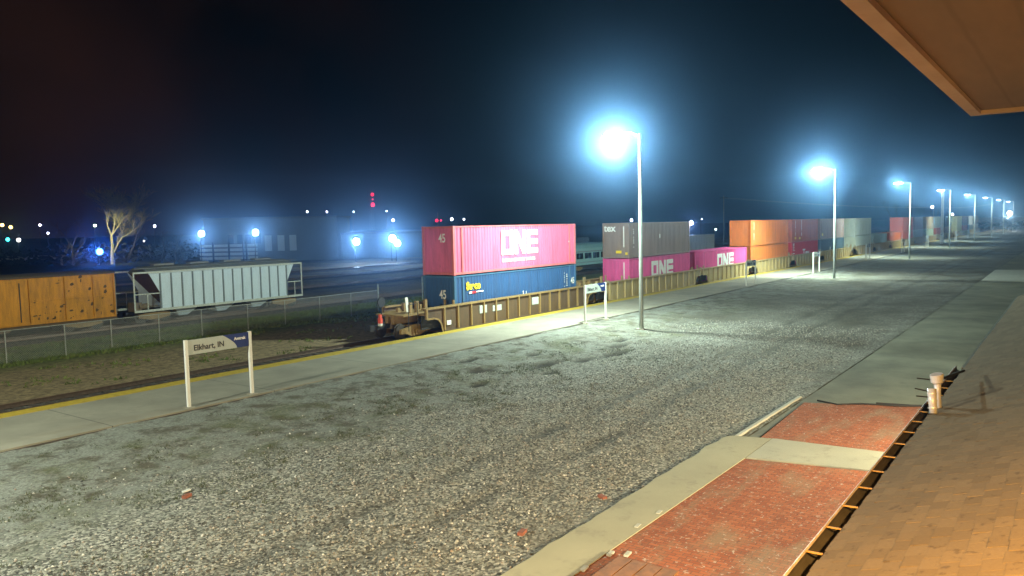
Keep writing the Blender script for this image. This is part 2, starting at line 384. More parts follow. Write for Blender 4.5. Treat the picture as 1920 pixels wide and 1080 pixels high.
slab('curb', [(21.1,7.66),(27.0,7.60),(27.0,7.50),(21.1,7.56)], -.2, .19, M['apron'])
slab('curb', [(27.55,7.58),(84.5,7.42),(84.5,7.30),(27.55,7.44)], -.2, .119, M['asphalt'])
slab('concrete_apron', [(84.6,7.3),(102,7.5),(103,3.2),(85.2,2.4)], -.2, .16, M['apron'])
slab('asphalt_path', [(102.2,7.4),(640,7.4),(640,-2),(103.2,-2)], -.2, .112, M['asphalt'])
# pale seams in the brick, loose bricks at its border
for i, (x, y, w) in enumerate([(11.35,6.8,.3),(12.15,6.72,.28),(13.6,6.9,.25),(14.5,6.86,.2),(12.3,6.45,.22)]):
    tag(MB().prism([(x,y),(x+.2,y+.02),(x+.19,y+.10),(x-.005,y+.08)], 'z', .149, .185).build('loose_brick', M['apron']),
        ['pale loose brick lying at the path edge next to the wooden box','second pale loose brick from the box on the paving border','pale brick lying loose midway along the paving border','pale loose brick at the far end of the paving border row','pale loose brick touching the far side of the wooden box'][i], 'brick', 'pale loose bricks on the paving border')
M['redbrick'] = plain('red_brick', (.26,.09,.055), .85)
for (x, y, r, lb) in [(9.85,16.45,.4,'red brick lying beside a white scrap in the gravel'),(12.2,8.7,.2,'red brick in the gravel close to the concrete path edge'),(14.95,8.45,1.1,'flat red brick in gravel halfway along the concrete path')]:
    b = MB().box(-.11,.11,-.055,.055,0,.065).build('broken_brick', M['redbrick'], loc=(x,y,yard(x,y)[0]+.005)); b.rotation_euler.z = r
    tag(b, lb, 'brick', 'red bricks lying in the gravel')
b = MB().prism([(0,0),(.22,.05),(.2,.14),(.03,.12)], 'z', 0, .03).build('paper_scrap', M['white'], loc=(9.95,16.75,yard(9.95,16.75)[0]+.03))
tag(b, 'small white scrap lying beside a red brick in the gravel', 'litter')

# platform
pl = struct(MB().box(-60,640,23.93,28.2,-.3,.30).build('platform', M['platform']))
MB().box(-60,640,28.2,28.95,-.3,.304).build('yellow_edge', M['yellow'], pl)
# dark strip put in for the shadow line on the yard side
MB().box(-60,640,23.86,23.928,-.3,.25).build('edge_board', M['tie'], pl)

# tracks
def track(yc, zr, x0, x1, ties=True, lab=None):
    zt = zr-.17
    b = struct(MB().prism([(yc-2.6,-.31),(yc-1.6,zt-.03),(yc+1.6,zt-.03),(yc+2.6,-.31)], 'x', x0, x1).build('railway_track', M['ballast']))
    if ties:
        m = MB()
        for x in np.arange(max(x0,-12), min(x1,140), .55): m.box(x, x+.22, yc-1.3, yc+1.3, zt-.15, zt+random.uniform(-.01,.01))
        m.build('ties', M['tie'], b)
    for s_ in (-1,1):
        r = yc+s_*.7525
        MB().prism([(r-.07,zt),(r+.07,zt),(r+.02,zt+.03),(r+.015,zr-.04),(r+.037,zr-.03),(r+.037,zr),(r-.037,zr),(r-.037,zr-.03),(r-.015,zr-.04),(r-.02,zt+.03)], 'x', x0, x1).build('rail', M['rail'], b)
track(30.8, .1, -60, 640)
track(53.4, -.05, -60, 640)
track(70., -.05, -60, 640, False); track(84., -.05, -60, 640, False); track(98., -.05, -60, 640, False)

# ------------------------------------------------------------------ lettering
def text_obj(name, txt, size, mat, parent, loc, rot=(R(90),0,0), bold=.0, ext=.002, sx=1.):
    c = bpy.data.curves.new(name, 'FONT'); c.body = txt; c.size = size; c.extrude = ext; c.offset = bold
    tmp = bpy.data.objects.new(name+'_curve', c); COL.objects.link(tmp)
    dg = bpy.context.evaluated_depsgraph_get(); me = bpy.data.meshes.new_from_object(tmp.evaluated_get(dg))
    bpy.data.objects.remove(tmp); me.materials.clear(); me.materials.append(mat)
    o = bpy.data.objects.new(name, me); COL.objects.link(o); o.parent = parent; o.location = loc; o.rotation_euler = rot; o.scale.x = sx
    return o
def one_logo(parent, x, z, w, h, y, mat):
    m = MB(); b = w*.085; k = w/3.25
    m.box(0,k,y,y+.006,h-b,h).box(0,k,y,y+.006,0,b).box(0,b,y,y+.006,b,h-b).box(k-b,k,y,y+.006,b,h-b)
    x1 = k*1.125; m.box(x1,x1+b,y,y+.006,0,h).box(x1+k-b,x1+k,y,y+.006,0,h)
    m.prism([(x1+b,h),(x1+b,h-b*1.9),(x1+k-b,0),(x1+k-b,b*1.9)], 'y', y, y+.006)
    x2 = k*2.25; m.box(x2,x2+b,y,y+.006,0,h)
    for q in (0,(h-b)/2,h-b): m.box(x2+b,x2+k,y,y+.006,q,q+b)
    return m.build('lettering', mat, parent, loc=(x,0,z))
def id_column(parent, x, z, y, n, mat, w=.12, h=.11, gap=.16):
    m = MB()
    for i in range(n):
        if random.random() < .85:
            m.box(x, x+w*random.uniform(.6,1), y, y+.004, z-i*gap, z-i*gap+h*random.uniform(.5,1))
    return m.build('marking', mat, parent)

# ------------------------------------------------------------------ containers
CW, CH = 2.438, 2.896
def corr(a, b, pitch=.278, dep=.036):
    """trapezoid wave from a to b: list of (t, offset)"""
    out, t = [], a; n = max(1, round((b-a)/pitch)); p = (b-a)/n
    for i in range(n):
        q = a+i*p; out += [(q, 0), (q+p*.26, 0), (q+p*.5, dep), (q+p*.76, dep)]
    return out+[(b, 0)]
_cm = {}
def cont_meshes(L):
    if L in _cm: return _cm[L]
    e = []
    off = .76 if L > 13 else 0
    fr = MB()
    xs = [(0,.16),(L-.16,L)] + ([(off,off+.13),(L-off-.13,L-off)] if off else [])
    for x0, x1 in xs:
        for y0, y1 in ((0,.15),(CW-.15,CW)): fr.box(x0,x1,y0,y1,.118,CH-.118)
    for y0, y1 in ((.012,.09),(CW-.09,CW-.012)):
        fr.box(.18,L-.18,y0,y1,.03,.16).box(.18,L-.18,y0,y1,CH-.10,CH-.012)
    for x0, x1 in ((.012,.10),(L-.10,L-.012)):
        fr.box(x0,x1,.18,CW-.18,.03,.17).box(x0,x1,.18,CW-.18,CH-.13,CH-.012)
    sides = []
    for y, s_ in ((.045,1),(CW-.045,-1)):
        m = MB(); segs = [(.16,off),(off+.13,L-off-.13),(L-off,L-.16)] if off else [(.16,L-.16)]
        for a, b in segs:
            w = corr(a, b); k = len(w)
            vs = [(t, y+s_*d, .155) for t, d in w]+[(t, y+s_*d, CH-.095) for t, d in w]
            m.add(vs, [(i,i+1,k+i+1,k+i) for i in range(k-1)])
        sides.append(m)
    ends = []
    for x, s_ in ((.05,1),(L-.05,-1)):
        m = MB(); w = corr(.15, CW-.15, .25, .012); k = len(w)
        m.add([(x+s_*d, t, .165) for t, d in w]+[(x+s_*d, t, CH-.125) for t, d in w], [(i,i+1,k+i+1,k+i) for i in range(k-1)])
        ends.append(m)
    rf = MB().box(.02,L-.02,.05,CW-.05,CH-.045,CH-.02)
    fl = MB().box(.15,L-.15,.05,CW-.05,.08,.15)
    cs = []
    for cx in (0, L-.178):
        for cy in (0, CW-.162):
            for cz in (0, CH-.118):
                g = MB(); g.box(cx-.004,cx+.182,cy-.004,cy+.166,cz-.003 if cz else 0,cz+.118)
                ox = -.006 if cx == 0 else .0
                cs.append(g)
    objs = []
    for nm, bl in [('frame',[fr]),('side_panel',sides),('end_panel',ends),('roof',[rf]),('floor',[fl]),('corner_casting',cs)]:
        for b in bl: objs.append((nm, b))
    _cm[L] = objs; return objs
_ccache = {}
def container(L, X0, z, mat, label, Y0=29.56, framemat=None):
    t = empty('shipping_container', (X0, Y0, z), label, 'container', 'shipping containers on the freight train')
    for i, (nm, b) in enumerate(cont_meshes(L)):
        key = (L, i)
        if key not in _ccache: o = b.build(nm, mat, t); _ccache[key] = o.data
        else: o = bpy.data.objects.new(nm, _ccache[key]); COL.objects.link(o); o.parent = t
        sl = o.material_slots[0]; sl.link = 'OBJECT'
        sl.material = M['dark'] if nm == 'floor' else (framemat or mat) if nm in ('frame','corner_casting') else mat
    return t
def cpaint(nm, c, dirt=.4): 
    if nm not in M: M[nm] = paint(nm, c, .5, dirt=dirt, scale=.8)
    return M[nm]
PINK = cpaint('pink_container',(.68,.13,.255),.7); PINKF = cpaint('pink_frame',(.66,.16,.17),.7); MAG = cpaint('magenta_container',(.74,.10,.32),.6)
BLUE = cpaint('blue_container',(.026,.085,.22),.6); BLUEF = cpaint('blue_frame',(.05,.13,.24),.6)
BRN = cpaint('brown_container',(.26,.19,.165),.5); ORG = cpaint('orange_container',(.60,.17,.035),.6); ORG2 = cpaint('rust_container',(.46,.11,.04))
RED = cpaint('red_container',(.55,.03,.04),.25); WHT = cpaint('white_container',(.55,.60,.50),.5); DGR = cpaint('slate_container',(.06,.10,.13)); GRN = cpaint('grey_green_container',(.30,.36,.29))
GRY = cpaint('grey_container',(.35,.36,.34)); YEL = cpaint('cream_container',(.66,.64,.36),.2); TAN = cpaint('tan_container',(.36,.27,.17)); SAL = cpaint('salmon_container',(.66,.17,.11),.25)
Z1, Z2 = .408, .408+CH+.035
L40, L45, L53 = 12.192, 13.716, 16.154
c = container(L45, 35.17, Z2, PINK, 'pink container with large white lettering stacked on the dark blue container', framemat=PINKF)
one_logo(c, 4.72, 1.0, 4.1, 1.55, .006, M['letter'])
text_obj('lettering', 'OCEAN NETWORK EXPRESS', .285, M['letter'], c, (4.75,.008,.55), bold=.004, sx=1.02)
text_obj('lettering', '45', .72, M['letter'], c, (.02,1.15,1.95), (R(90),0,R(-90)), bold=.012, sx=.75)
id_column(c, 12.75, 1.75, .006, 3, M['letter'])
c = container(L45, 35.17, Z1, BLUE, 'dark blue container with yellow lettering in the end well car under the pink one', framemat=BLUEF)
text_obj('lettering', 'Seaco', .62, M['yellow_letter'], c, (1.12,.008,2.02), bold=.035, sx=.92)
MB().box(1.35,1.62,.004,.009,1.76,1.88).box(2.05,2.75,.004,.009,1.80,1.87).build('marking', M['letter'], c)
MB().box(1.64,2.03,.003,.0085,1.75,1.89).build('marking', M['red_letter'], c)
text_obj('lettering', '45', .72, M['letter'], c, (.02,1.2,1.55), (R(90),0,R(-90)), bold=.012, sx=.75)
text_obj('lettering', '45', .62, M['letter'], c, (12.98,.004,1.55), bold=.012, sx=.75)
id_column(c, 12.1, 2.3, .006, 12, M['letter'], .05); id_column(c, 12.4, 2.2, .006, 6, M['letter'])
MB().box(6.95,7.03,.0,.008,.75,1.5).box(7.3,7.36,.0,.008,.9,1.45).build('marking', M['letter'], c)
c = container(L40, 57.2, Z2, BRN, 'dark brown container with small white lettering on its end, stacked on a magenta container')
text_obj('lettering', 'tex', .8, M['letter'], c, (.02,2.3,2.2), (R(90),0,R(-90)), bold=.02)
MB().box(.0,.035,.45,.52,.9,2.6).build('marking', M['letter'], c); id_column(c, .75, 2.45, .006, 11, M['letter'], .22); MB().box(5.7,5.85,0,.008,1.5,1.85).build('marking', M['letter'], c)
MB().box(.0,.035,.7,1.2,.40,.62).box(.0,.035,.1,.35,.28,.48).build('marking', M['yellow_letter'], c)
c = container(L40, 57.2, Z1, MAG, 'magenta container with white lettering under the dark brown container'); one_logo(c, 4.1, 1.05, 4.4, 1.45, .006, M['letter']); MB().box(.0,.035,.45,.52,.9,2.6).build('marking', M['letter'], c)
c = container(L40, 72.75, Z1, MAG, 'magenta container with white lettering and nothing stacked on it'); one_logo(c, 3.6, 1.0, 4.6, 1.5, .006, M['letter'])
c = container(L45, 86.35, Z2, ORG, 'bright orange container on top of a matching orange container')
id_column(c, .9, 2.5, .006, 12, M['letter'], .25)
container(L45, 86.35, Z1, ORG, 'bright orange container under a matching orange container')
c = container(L40, 101.6, Z2, ORG2, 'rust orange container stacked on the red container')
id_column(c, 1.5, 2.6, .006, 12, M['letter'], .3); id_column(c, 4.2, 2.7, .006, 13, M['letter'], .3); MB().box(1.3,1.9,0,.008,.35,.6).box(3.2,3.8,0,.008,.3,.55).build('marking', M['yellow_letter'], c)
c = container(L40, 101.6, Z1, RED, 'red container with white lettering under the rust orange container')
text_obj('lettering', 'Tex', 1.5, M['letter'], c, (4.9,.004,.85), bold=.03, sx=1.3)
id_column(c, .6, 2.6, .006, 8, M['letter'], .9, .13, .2)
c = container(L45, 115.1, Z2, BRN, 'dull dark brown container stacked on the dark slate container'); MB().box(.8,1.5,0,.008,.5,.8).build('marking', M['yellow_letter'], c)
c = container(L45, 115.1, Z1, DGR, 'dark slate container in the well car under a dull brown container'); text_obj('lettering', 'K', 1.2, M['letter'], c, (5.2,.004,.9), bold=.02)
container(L40, 136.1, Z2, WHT, 'pale white container on top of another pale white container'); container(L40, 136.1, Z1, WHT, 'pale white container under another pale white container')
container(L40, 150.2, Z1, GRN, 'grey green container alone in its well past the two white containers')
container(L40, 164.6, Z1, ORG2, 'low rust container alone beside the red salmon stack')
container(L40, 178.4, Z2, SAL, 'salmon red container on top of its salmon twin'); container(L40, 178.4, Z1, SAL, 'salmon red container underneath its salmon twin')
container(L40, 192.4, Z2, BRN, 'brown container stacked on a pale grey container'); container(L40, 192.4, Z1, GRY, 'pale grey container beneath a brown container')
container(L40, 208.4, Z2, TAN, 'tan container stacked on a pale green container'); container(L40, 208.4, Z1, GRN, 'pale green container beneath a tan container')
container(L45, 225.2, Z2, WHT, 'white container stacked on a small red container'); container(L45, 225.2, Z1, SAL, 'salmon container beneath a white container by the tall white mast')
container(L40, 241.6, Z2, DGR, 'dark slate container far down the train on a brown one'); container(L40, 241.6, Z1, BRN, 'brown container far down the train under a slate one')
container(L40, 266.0, Z2, YEL, 'cream container on top near the far end of the train'); container(L40, 266.0, Z1, YEL, 'cream container at the bottom near the far end of the train')
container(L40, 281.0, Z2, BRN, 'brown container just past the cream pair'); container(L40, 281.0, Z1, ORG2, 'rust container at the bottom just past the cream pair')
container(L45, 296.0, Z2, GRY, 'grey container last but one on top along the train'); container(L45, 296.0, Z1, DGR, 'slate container last but one at the bottom along the train')
container(L45, 312.5, Z2, DGR, 'slate container topmost at the very end of the train'); container(L45, 312.5, Z1, GRY, 'grey container lowest at the very end of the train')

# ------------------------------------------------------------------ well cars
def make_truck(parent, x):
    t = MB()
    for s_ in (-1,1):
        y = 30.78+s_*1.02
        t.prism([(x-1.15,.42),(x-1.15,.66),(x-.55,.74),(x-.3,.86),(x+.3,.86),(x+.55,.74),(x+1.15,.66),(x+1.15,.42),(x+.75,.40),(x+.35,.24),(x-.35,.24),(x-.75,.40)], 'y', y-.09, y+.09)
        for k in (-.22,0,.22): t.tube([(x+k,y-s_*-.1,.30),(x+k,y-s_*-.1,.62)], .06, 8)
        for k in (-.89,.89): t.box(x+k-.14,x+k+.14,y-.12,y+.16,.42,.66)
    t.box(x-.2,x+.2,29.75,31.8,.5,.8)
    o = t.build('truck', M['welltan'], parent)
    for k in (-.89,.89):
        for s_ in (-1,1):
            y = 30.78+s_*.76
            MB().tube([(x+k,y-.07,.52),(x+k,y+.05,.52),(x+k,y+.06,.52),(x+k,y+.09,.52)], [.42,.42,.45,.45], 22).tube([(x+k,y-.1,.52),(x+k,y-.06,.52)], .12, 12).build('wheel', M['wheel'], o)
    return o
def well(xl, xr, ca, cb, label, first=False, last=False, tan=False):
    t = empty('well_car', (0,0,0), label, 'rail car', 'well cars of the container train')
    sm_ = M['wellpale'] if tan else M['wellbrown']; tm_ = M['wellpale'] if tan else M['welltan']
    for y0, d in ((29.20,1),(32.36,-1)):
        a, b = xl+.25, xr-.25
        pr = [(a,1.62),(a,1.12),(a+.7,1.12),(a+1.05,1.02),(a+1.3,.75),(a+1.45,.2),(b-1.45,.2),(b-1.3,.75),(b-1.05,1.02),(b-.7,1.12),(b,1.12),(b,1.62)]
        MB().prism(pr, 'y', y0, y0+.04*1).build('side_wall', sm_, t)
        yo = y0-.12 if d > 0 else y0+.042
        MB().box(a-.05,b+.05,min(yo,yo+.30) if d>0 else yo-.2,(yo+.36) if d>0 else yo+.12,1.622,1.71).build('top_chord', tm_, t)
        MB().box(a+1.5,b-1.5,yo,yo+.118,.2,.33).build('bottom_chord', sm_, t)
        n = max(3, round((b-a-3.2)/1.22))
        rib0 = None
        for i in range(n+1 if d > 0 else 0):
            x = a+1.55+(b-a-3.1)*i/n
            if rib0 is None: rib0 = MB().box(-.05,.05,yo,yo+.116,.332,1.62).build('rib', tm_, t, loc=(x,0,0))
            else: o = bpy.data.objects.new('rib', rib0.data); COL.objects.link(o); o.parent = t; o.location = (x,0,0)
        for x in (a, b-.12): MB().box(x,x+.12,yo,yo+.116,1.1,1.62).build('end_rib', tm_, t)
        arch = MB(); pts = [(a+.1,1.10),(a+.7,1.10),(a+1.05,1.0),(a+1.28,.74),(a+1.42,.25)]
        for sgn in (0,1):
            q = [((p[0] if not sgn else a+b-p[0]), p[1]) for p in pts]
            for p0, p1 in zip(q, q[1:]): arch.bar((p0[0],yo+.06,p0[1]),(p1[0],yo+.06,p1[1]),.10,.05,(0,1,0))
        arch.build('arch_flange', tm_, t)
    MB().box(xl+1.6,xr-1.6,29.5,32.1,.22,.30).build('floor', sm_, t)
    for s_, x, lim in ((1, xl, ca), (-1, xr, cb)):
        e = MB(); x1 = lim-.22*s_; x0 = x-(.9 if (first and s_>0) or (last and s_<0) else -.16)*s_
        lo, hi = sorted((x0, x1)); e.box(lo,hi,29.75,31.85,1.34,1.42).box(lo,hi,30.45,31.15,.88,1.335)
        lo2, hi2 = sorted((x+.3*s_, x1)); e.box(lo2,hi2,29.24,29.74,1.30,1.40).box(lo2,hi2,31.86,32.35,1.30,1.40)
        e.build('end_platform', M['welltan'], t)
        bx = sorted((x+.2*s_, x+1.75*s_)); [MB().box(bx[0],bx[1],yg,yg+.04,.5,1.29).build('wheel_guard', M['dark'], t) for yg in (29.44,32.08)]
        for yy in (29.45,30.1,31.6):
            MB().box(min(x1,x1-.1*s_),max(x1,x1-.1*s_),yy-.06,yy+.06,1.421,1.95).build('end_post', tm_, t)
        for _ in range(7):
            hx = x+s_*random.uniform(.2,max(.4,abs(x1-x)-.2)); hy = random.uniform(29.5,31.5)
            MB().box(hx-.09,hx+.09,hy-.08,hy+.1,1.421,1.421+random.uniform(.08,.7)).build('brake_fitting', tm_, t)
    make_truck(t, xl)
    if last: make_truck(t, xr)
    return t
units = [(31.9,51.35,35.17,48.9,'brown well car at the end of train carrying pink over dark blue containers'),
 (51.35,71.3,57.2,69.4,'well car carrying the dark brown container over a magenta one'),
 (71.3,85.65,72.75,84.94,'well car carrying one magenta container alone'),
 (85.65,100.8,86.35,100.07,'well car carrying two bright orange containers'),
 (100.8,114.45,101.6,113.8,'well car carrying a rust container over a red one'),
 (114.45,132.2,115.1,128.8,'well car carrying the dull brown over dark slate containers'),
 (134.8,149.3,136.1,148.3,'well car carrying two pale white containers'),
 (149.3,163.6,150.2,162.4,'well car carrying a lone grey green container'),
 (163.6,177.6,164.6,176.8,'well car carrying a lone low rust container'),
 (177.6,191.5,178.4,190.6,'well car carrying twin salmon red containers'),
 (191.5,206.5,192.4,204.6,'well car carrying brown over pale grey containers'),
 (206.5,223.8,208.4,220.6,'well car carrying tan over pale green containers'),
 (223.8,240.2,225.2,238.9,'well car carrying white over salmon containers'),
 (240.2,256.,241.6,253.8,'well car carrying slate over brown containers far away'),
 (264.6,279.8,266.,278.2,'well car carrying the cream container pair'),
 (279.8,294.6,281.,293.2,'well car carrying brown over rust containers past the cream pair'),
 (294.6,311.2,296.,309.7,'well car carrying grey over slate containers far down the train'),
 (311.2,328.,312.5,326.2,'last well car in sight carrying slate over grey containers')]
UN = []
for i, u in enumerate(units): UN.append(well(*u, first=(i in (0,6,14)), last=(i in (5,13,17)), tan=i > 0))
w0 = UN[0]
MB().tube([(31.0,31.4,1.42),(31.0,31.4,2.1)], .03).tube([(31.0,31.36,2.1),(31.0,31.42,2.1)], .28, 16).build('brake_wheel', M['dark'], w0)
for y in (29.5,31.9): MB().tube([(31.15,y,.55),(31.15,y,2.0)], .022, 6).build('handrail', M['dark'], w0)
MB().tube([(32.0,29.6,.6),(32.0,29.6,2.05),(31.15,29.5,2.0)], .022, 6).build('handrail', M['dark'], w0)
MB().prism([(31.86,1.5),(32.06,1.5),(31.98,2.32),(31.78,2.32)], 'y', 30.3, 30.34).build('white_panel', M['white'], w0)
MB().box(33.9,34.25,29.10,29.19,.62,.85).build('placard', M['letter'], w0)
for x, w_ in ((37.0,.7),(38.3,.9),(42.6,.75)): MB().box(x,x+w_,29.165,29.198,.95,1.42 if w_<.9 else 1.3).build('placard', M['signwhite'], w0)
MB().box(29.6,30.9,30.66,30.96,.72,.95).box(29.35,29.6,30.6,31.05,.68,1.0).build('coupler', M['dark'], w0)
f = empty('end_of_train_marker', (30.05,30.55,.92), 'red and white end marker hung on the last coupler', 'train marker')
MB().box(-.08,.08,-.1,.1,0,.42).build('housing', M['white'], f); MB().box(-.082,.082,-.102,.102,.14,.42).box(-.06,.06,-.07,.07,.42,.62).build('red_panel', cpaint('marker_red',(.75,.10,.07),.1), f)

# ------------------------------------------------------------------ cars on the second track
RIBM = plain('rib_grey',(.16,.19,.20),.6)
def hopper():
    t = empty('hopper_car', (28.1,52.,-.05), 'light grey ribbed covered hopper car behind the fence', 'rail car'); L = 14.3
    hm = paint('hopper_grey', (.60,.71,.78), .55, dirt=.2, rust=(.25,.2,.16))
    for y, d in ((0,1),(2.8,-1)):
        MB().prism([(1.15,3.5),(1.9,2.15),(1.9,1.0),(L-1.5,1.0),(L-1.5,2.15),(L-.8,3.5)], 'y', y+.05, y+.10).build('side_panel', hm, t)
        rib0 = None; ya, yb = sorted((y+.05-.07*d+(.05 if d<0 else 0),y+.05+(.05 if d<0 else 0)))
        for i in range(14):
            x = 1.95+(L-3.5)*i/13
            if rib0 is None: rib0 = MB().box(-.045,.045,ya,yb,1.02,3.45).build('rib', RIBM, t, loc=(x,0,0))
            else: o = bpy.data.objects.new('rib', rib0.data); COL.objects.link(o); o.parent = t; o.location = (x,0,0)
        e = MB()
        e.box(0,L,*sorted((y,y+.05)),.84,.998).box(0,L,y,y+.05,3.502,3.62)
        for x in (0,L-.1): e.box(x,x+.1,y,y+.05,1.0,3.5)
        for x0, x1 in ((.1,1.85),(L-1.45,L-.1)): e.box(x0,x1,y+.01,y+.04,2.05,2.12); e.box((x0+x1)/2-.03,(x0+x1)/2+.03,y+.01,y+.04,1.0,2.05)
        e.build('end_frame', M['welltan'] if 0 else plain('frame_grey',(.50,.52,.45),.6), t)
    MB().prism([(.03,3.45),(.5,3.75),(1.4,3.95),(2.3,3.75),(2.77,3.45)], 'x', 1.1, L-.75).build('roof', plain('roof_grey',(.15,.16,.14),.8), t)
    hg = plain('hatch_grey',(.20,.20,.17),.8)
    for x in (2.2,5.0,7.8,10.6): MB().box(x,x+1.5,1.1,1.7,3.955,4.08).build('hatch', hg, t)
    MB().box(.3,L-.3,.35,.6,3.80,3.85).build('running_board', hg, t)
    rs = plain('rust_sheet',(.14,.07,.045),.8)
    for x0, x1, xa in ((1.15,1.9,0),(L-.8,L-1.5,0)):
        MB().add([(x0,.12,3.45),(x0,2.68,3.45),(x1+ (1.6 if x0<5 else -1.6),2.68,1.0),(x1+(1.6 if x0<5 else -1.6),.12,1.0)], [(0,1,2,3)]).build('slope_sheet', rs, t)
    for x in (4.1,7.25,10.4):
        MB().add([(x-1.05,.3,.99),(x+1.05,.3,.99),(x+1.05,2.5,.99),(x-1.05,2.5,.99),(x-.35,.9,.28),(x+.35,.9,.28),(x+.35,1.9,.28),(x-.35,1.9,.28)], [(0,1,5,4),(1,2,6,5),(2,3,7,6),(3,0,4,7),(4,5,6,7)]).build('hopper_gate', hm, t)
    MB().box(.0,L,1.15,1.65,.6,.84).build('centre_sill', M['dark'], t)
    for x in (1.6,L-1.6): truck_at(t, x)
    MB().box(.35,.8,.5,1.5,.86,1.5).tube([(.6,.6,1.2),(1.3,.6,1.2)],.2,12).build('brake_gear', plain('gear_rust',(.20,.15,.09),.8), t)
    return t
def truck_at(parent, x):
    t = MB()
    for y in (.42,2.38): t.prism([(x-1.15,.42),(x-1.15,.66),(x-.55,.74),(x+.55,.74),(x+1.15,.66),(x+1.15,.42),(x+.35,.26),(x-.35,.26)], 'y', y-.08, y+.08)
    o = t.build('truck', M['welltan'], parent)
    for k in (-.89,.89):
        for y in (.65,2.16): MB().tube([(x+k,y-.06,.43),(x+k,y+.08,.43)], .43, 18).build('wheel', M['wheel'], o)
hopper()
def boxcar():
    t = empty('boxcar', (11.9,52.,-.05), 'weathered orange boxcar with rust patches coupled to the grey hopper', 'rail car'); L = 15.0
    om = paint('boxcar_orange', (.58,.23,.002), .6, dirt=1., rust=(.15,.06,.02), scale=1.3)
    MB().box(0,L,.1,2.8,.78,3.66).build('body', om, t)
    MB().prism([(.0,3.662),(.2,3.78),(1.45,3.9),(2.7,3.78),(2.9,3.662)], 'x', -.05, L+.05).build('roof', plain('boxcar_roof',(.13,.10,.07),.85), t)
    for x in (.05,2.1,4.2,6.3,9.7,11.8,13.55,14.9): MB().box(x-.035,x+.035,.04,.098,.9,3.6).build('rib', om, t)
    for x0, x1 in ((.1,6.2),(9.8,14.85)): MB().box(x0,x1,.055,.097,2.18,2.25).build('belt_rail', om, t)
    dm = plain('grime',(.10,.05,.02),.85); rd = random.Random(4)
    for k in range(80):
        x = rd.uniform(4.5,14.7); z = rd.choice((rd.uniform(.9,1.5),rd.uniform(.9,3.5))); w_ = rd.uniform(.05,.32); hh = rd.uniform(.04,.22)
        MB().prism([(x,z),(x+w_*.5,z-hh*.3),(x+w_,z+hh*.2),(x+w_*.8,z+hh),(x+w_*.3,z+hh*.8)], 'y', .094, .0995).build('rust_spot', dm, t)
    MB().box(-.02,L+.02,.05,.099,.62,.76).box(7,8.5,.05,.099,.45,.62).build('side_sill', plain('sill_brown',(.10,.06,.03),.8), t)
    d = MB().box(6.4,9.6,.02,.06,.85,3.55).build('door', om, t); MB().box(6.9,6.95,-.01,.018,1.0,3.4).box(9.1,9.15,-.01,.018,1.0,3.4).build('lock_rod', M['dark'], d)
    l = MB()
    for y in (.3,.75): l.tube([(L+.12,y,.9),(L+.12,y,3.4)], .025, 6)
    for k in range(7): l.tube([(L+.12,.3,1.0+k*.38),(L+.12,.75,1.0+k*.38)], .02, 6)
    l.tube([(L+.22,1.2,2.6),(L+.28,1.2,2.6)], .3, 16).build('ladder', M['steel'], t)
    MB().box(L,L+.75,1.3,1.6,.72,.98).build('coupler', M['dark'], t)
    for x in (2.0,L-2.0): truck_at(t, x)
boxcar()
def coach(x0, x1, y0, lab, mat, win=True):
    t = empty('rail_car', (x0,y0,0), lab, 'rail car'); L = x1-x0
    MB().prism([(0,.95),(2.9,.95),(2.9,3.1),(2.5,3.55),(1.45,3.75),(.4,3.55),(0,3.1)], 'x', 0, L).build('body', mat, t)
    MB().box(0,L,-.02,-.002,2.6,2.75).box(0,L,-.02,-.002,1.25,1.35).build('stripe', plain('stripe_grey',(.20,.24,.25),.5), t)
    if win:
        for x in np.arange(L-1.2, 1, -2.1):
            w = MB().box(x-.75,x+.05,-.03,-.004,1.75,2.5).box(x-1.6,x-.85,-.03,-.004,1.75,2.5).build('window', M['glassdark'], t)
    MB().box(.4,L-.4,.4,2.5,.35,.94).build('underframe', M['dark'], t)
    for x in (2.2,L-2.2): truck_at(t, x)
    return t
coach(84.5,107.5,51.8,'pale teal rail car with dark windows seen between two container stacks', paint('teal_car',(.26,.46,.46),.5,dirt=.25))
for (L_, x, y, z, mat, lb) in [(L40,120.5,51.9,1.1,GRY,'grey container on a flat car behind the lone magenta container'),(L40,106.2,51.9+17,1.1,DGR,'slate container on a far track behind the lone magenta container')]:
    c = container(L_, x, z, mat, lb, Y0=y)
    fcar = empty('flat_car', (x-.4,y,0), 'flat car under the '+lb.split(' on ')[0]+(' on second track' if y < 60 else ' on far track'), 'rail car', 'flat cars in the yard')
    MB().box(0,L_+.8,0,2.44,.85,1.095).build('deck', M['wellbrown'], fcar)
    for q in (1.8,L_-1.): truck_at(fcar, q)

# ------------------------------------------------------------------ chain link fence
fe = empty('chain_link_fence', (0,44.2,-.3), 'low chain link fence with steel posts in front of the hopper car', 'fence')
px = [11.2,14.1,17.05,19.95,22.45,25.3,28.1,31.45,34.45,37.5,40.5,43.35]
for i, x in enumerate(px): MB().tube([(x,0,0),(x,0,2.18 if i == len(px)-1 else 1.68)], .03 if i < len(px)-1 else .05, 8).build('post', M['fencesteel'], fe)
MB().tube([(11,0,1.70),(43.35,0,1.70)], .024, 6).build('top_rail', M['fencesteel'], fe)
t = NT('chain_link'); p = t.P(); xyz = t.n('ShaderNodeSeparateXYZ', i_Vector=p).outputs
a1 = t.math('LESS_THAN', t.math('FRACT', t.math('MULTIPLY', t.math('ADD', xyz[0], xyz[2]), 9.)), .11); a2 = t.math('LESS_THAN', t.math('FRACT', t.math('MULTIPLY', t.math('SUBTRACT', xyz[0], xyz[2]), 9.)), .11)
t.set('Alpha', t.math('MAXIMUM', a1, a2)).set('Base Color', (.25,.26,.25)).set('Roughness', .5)
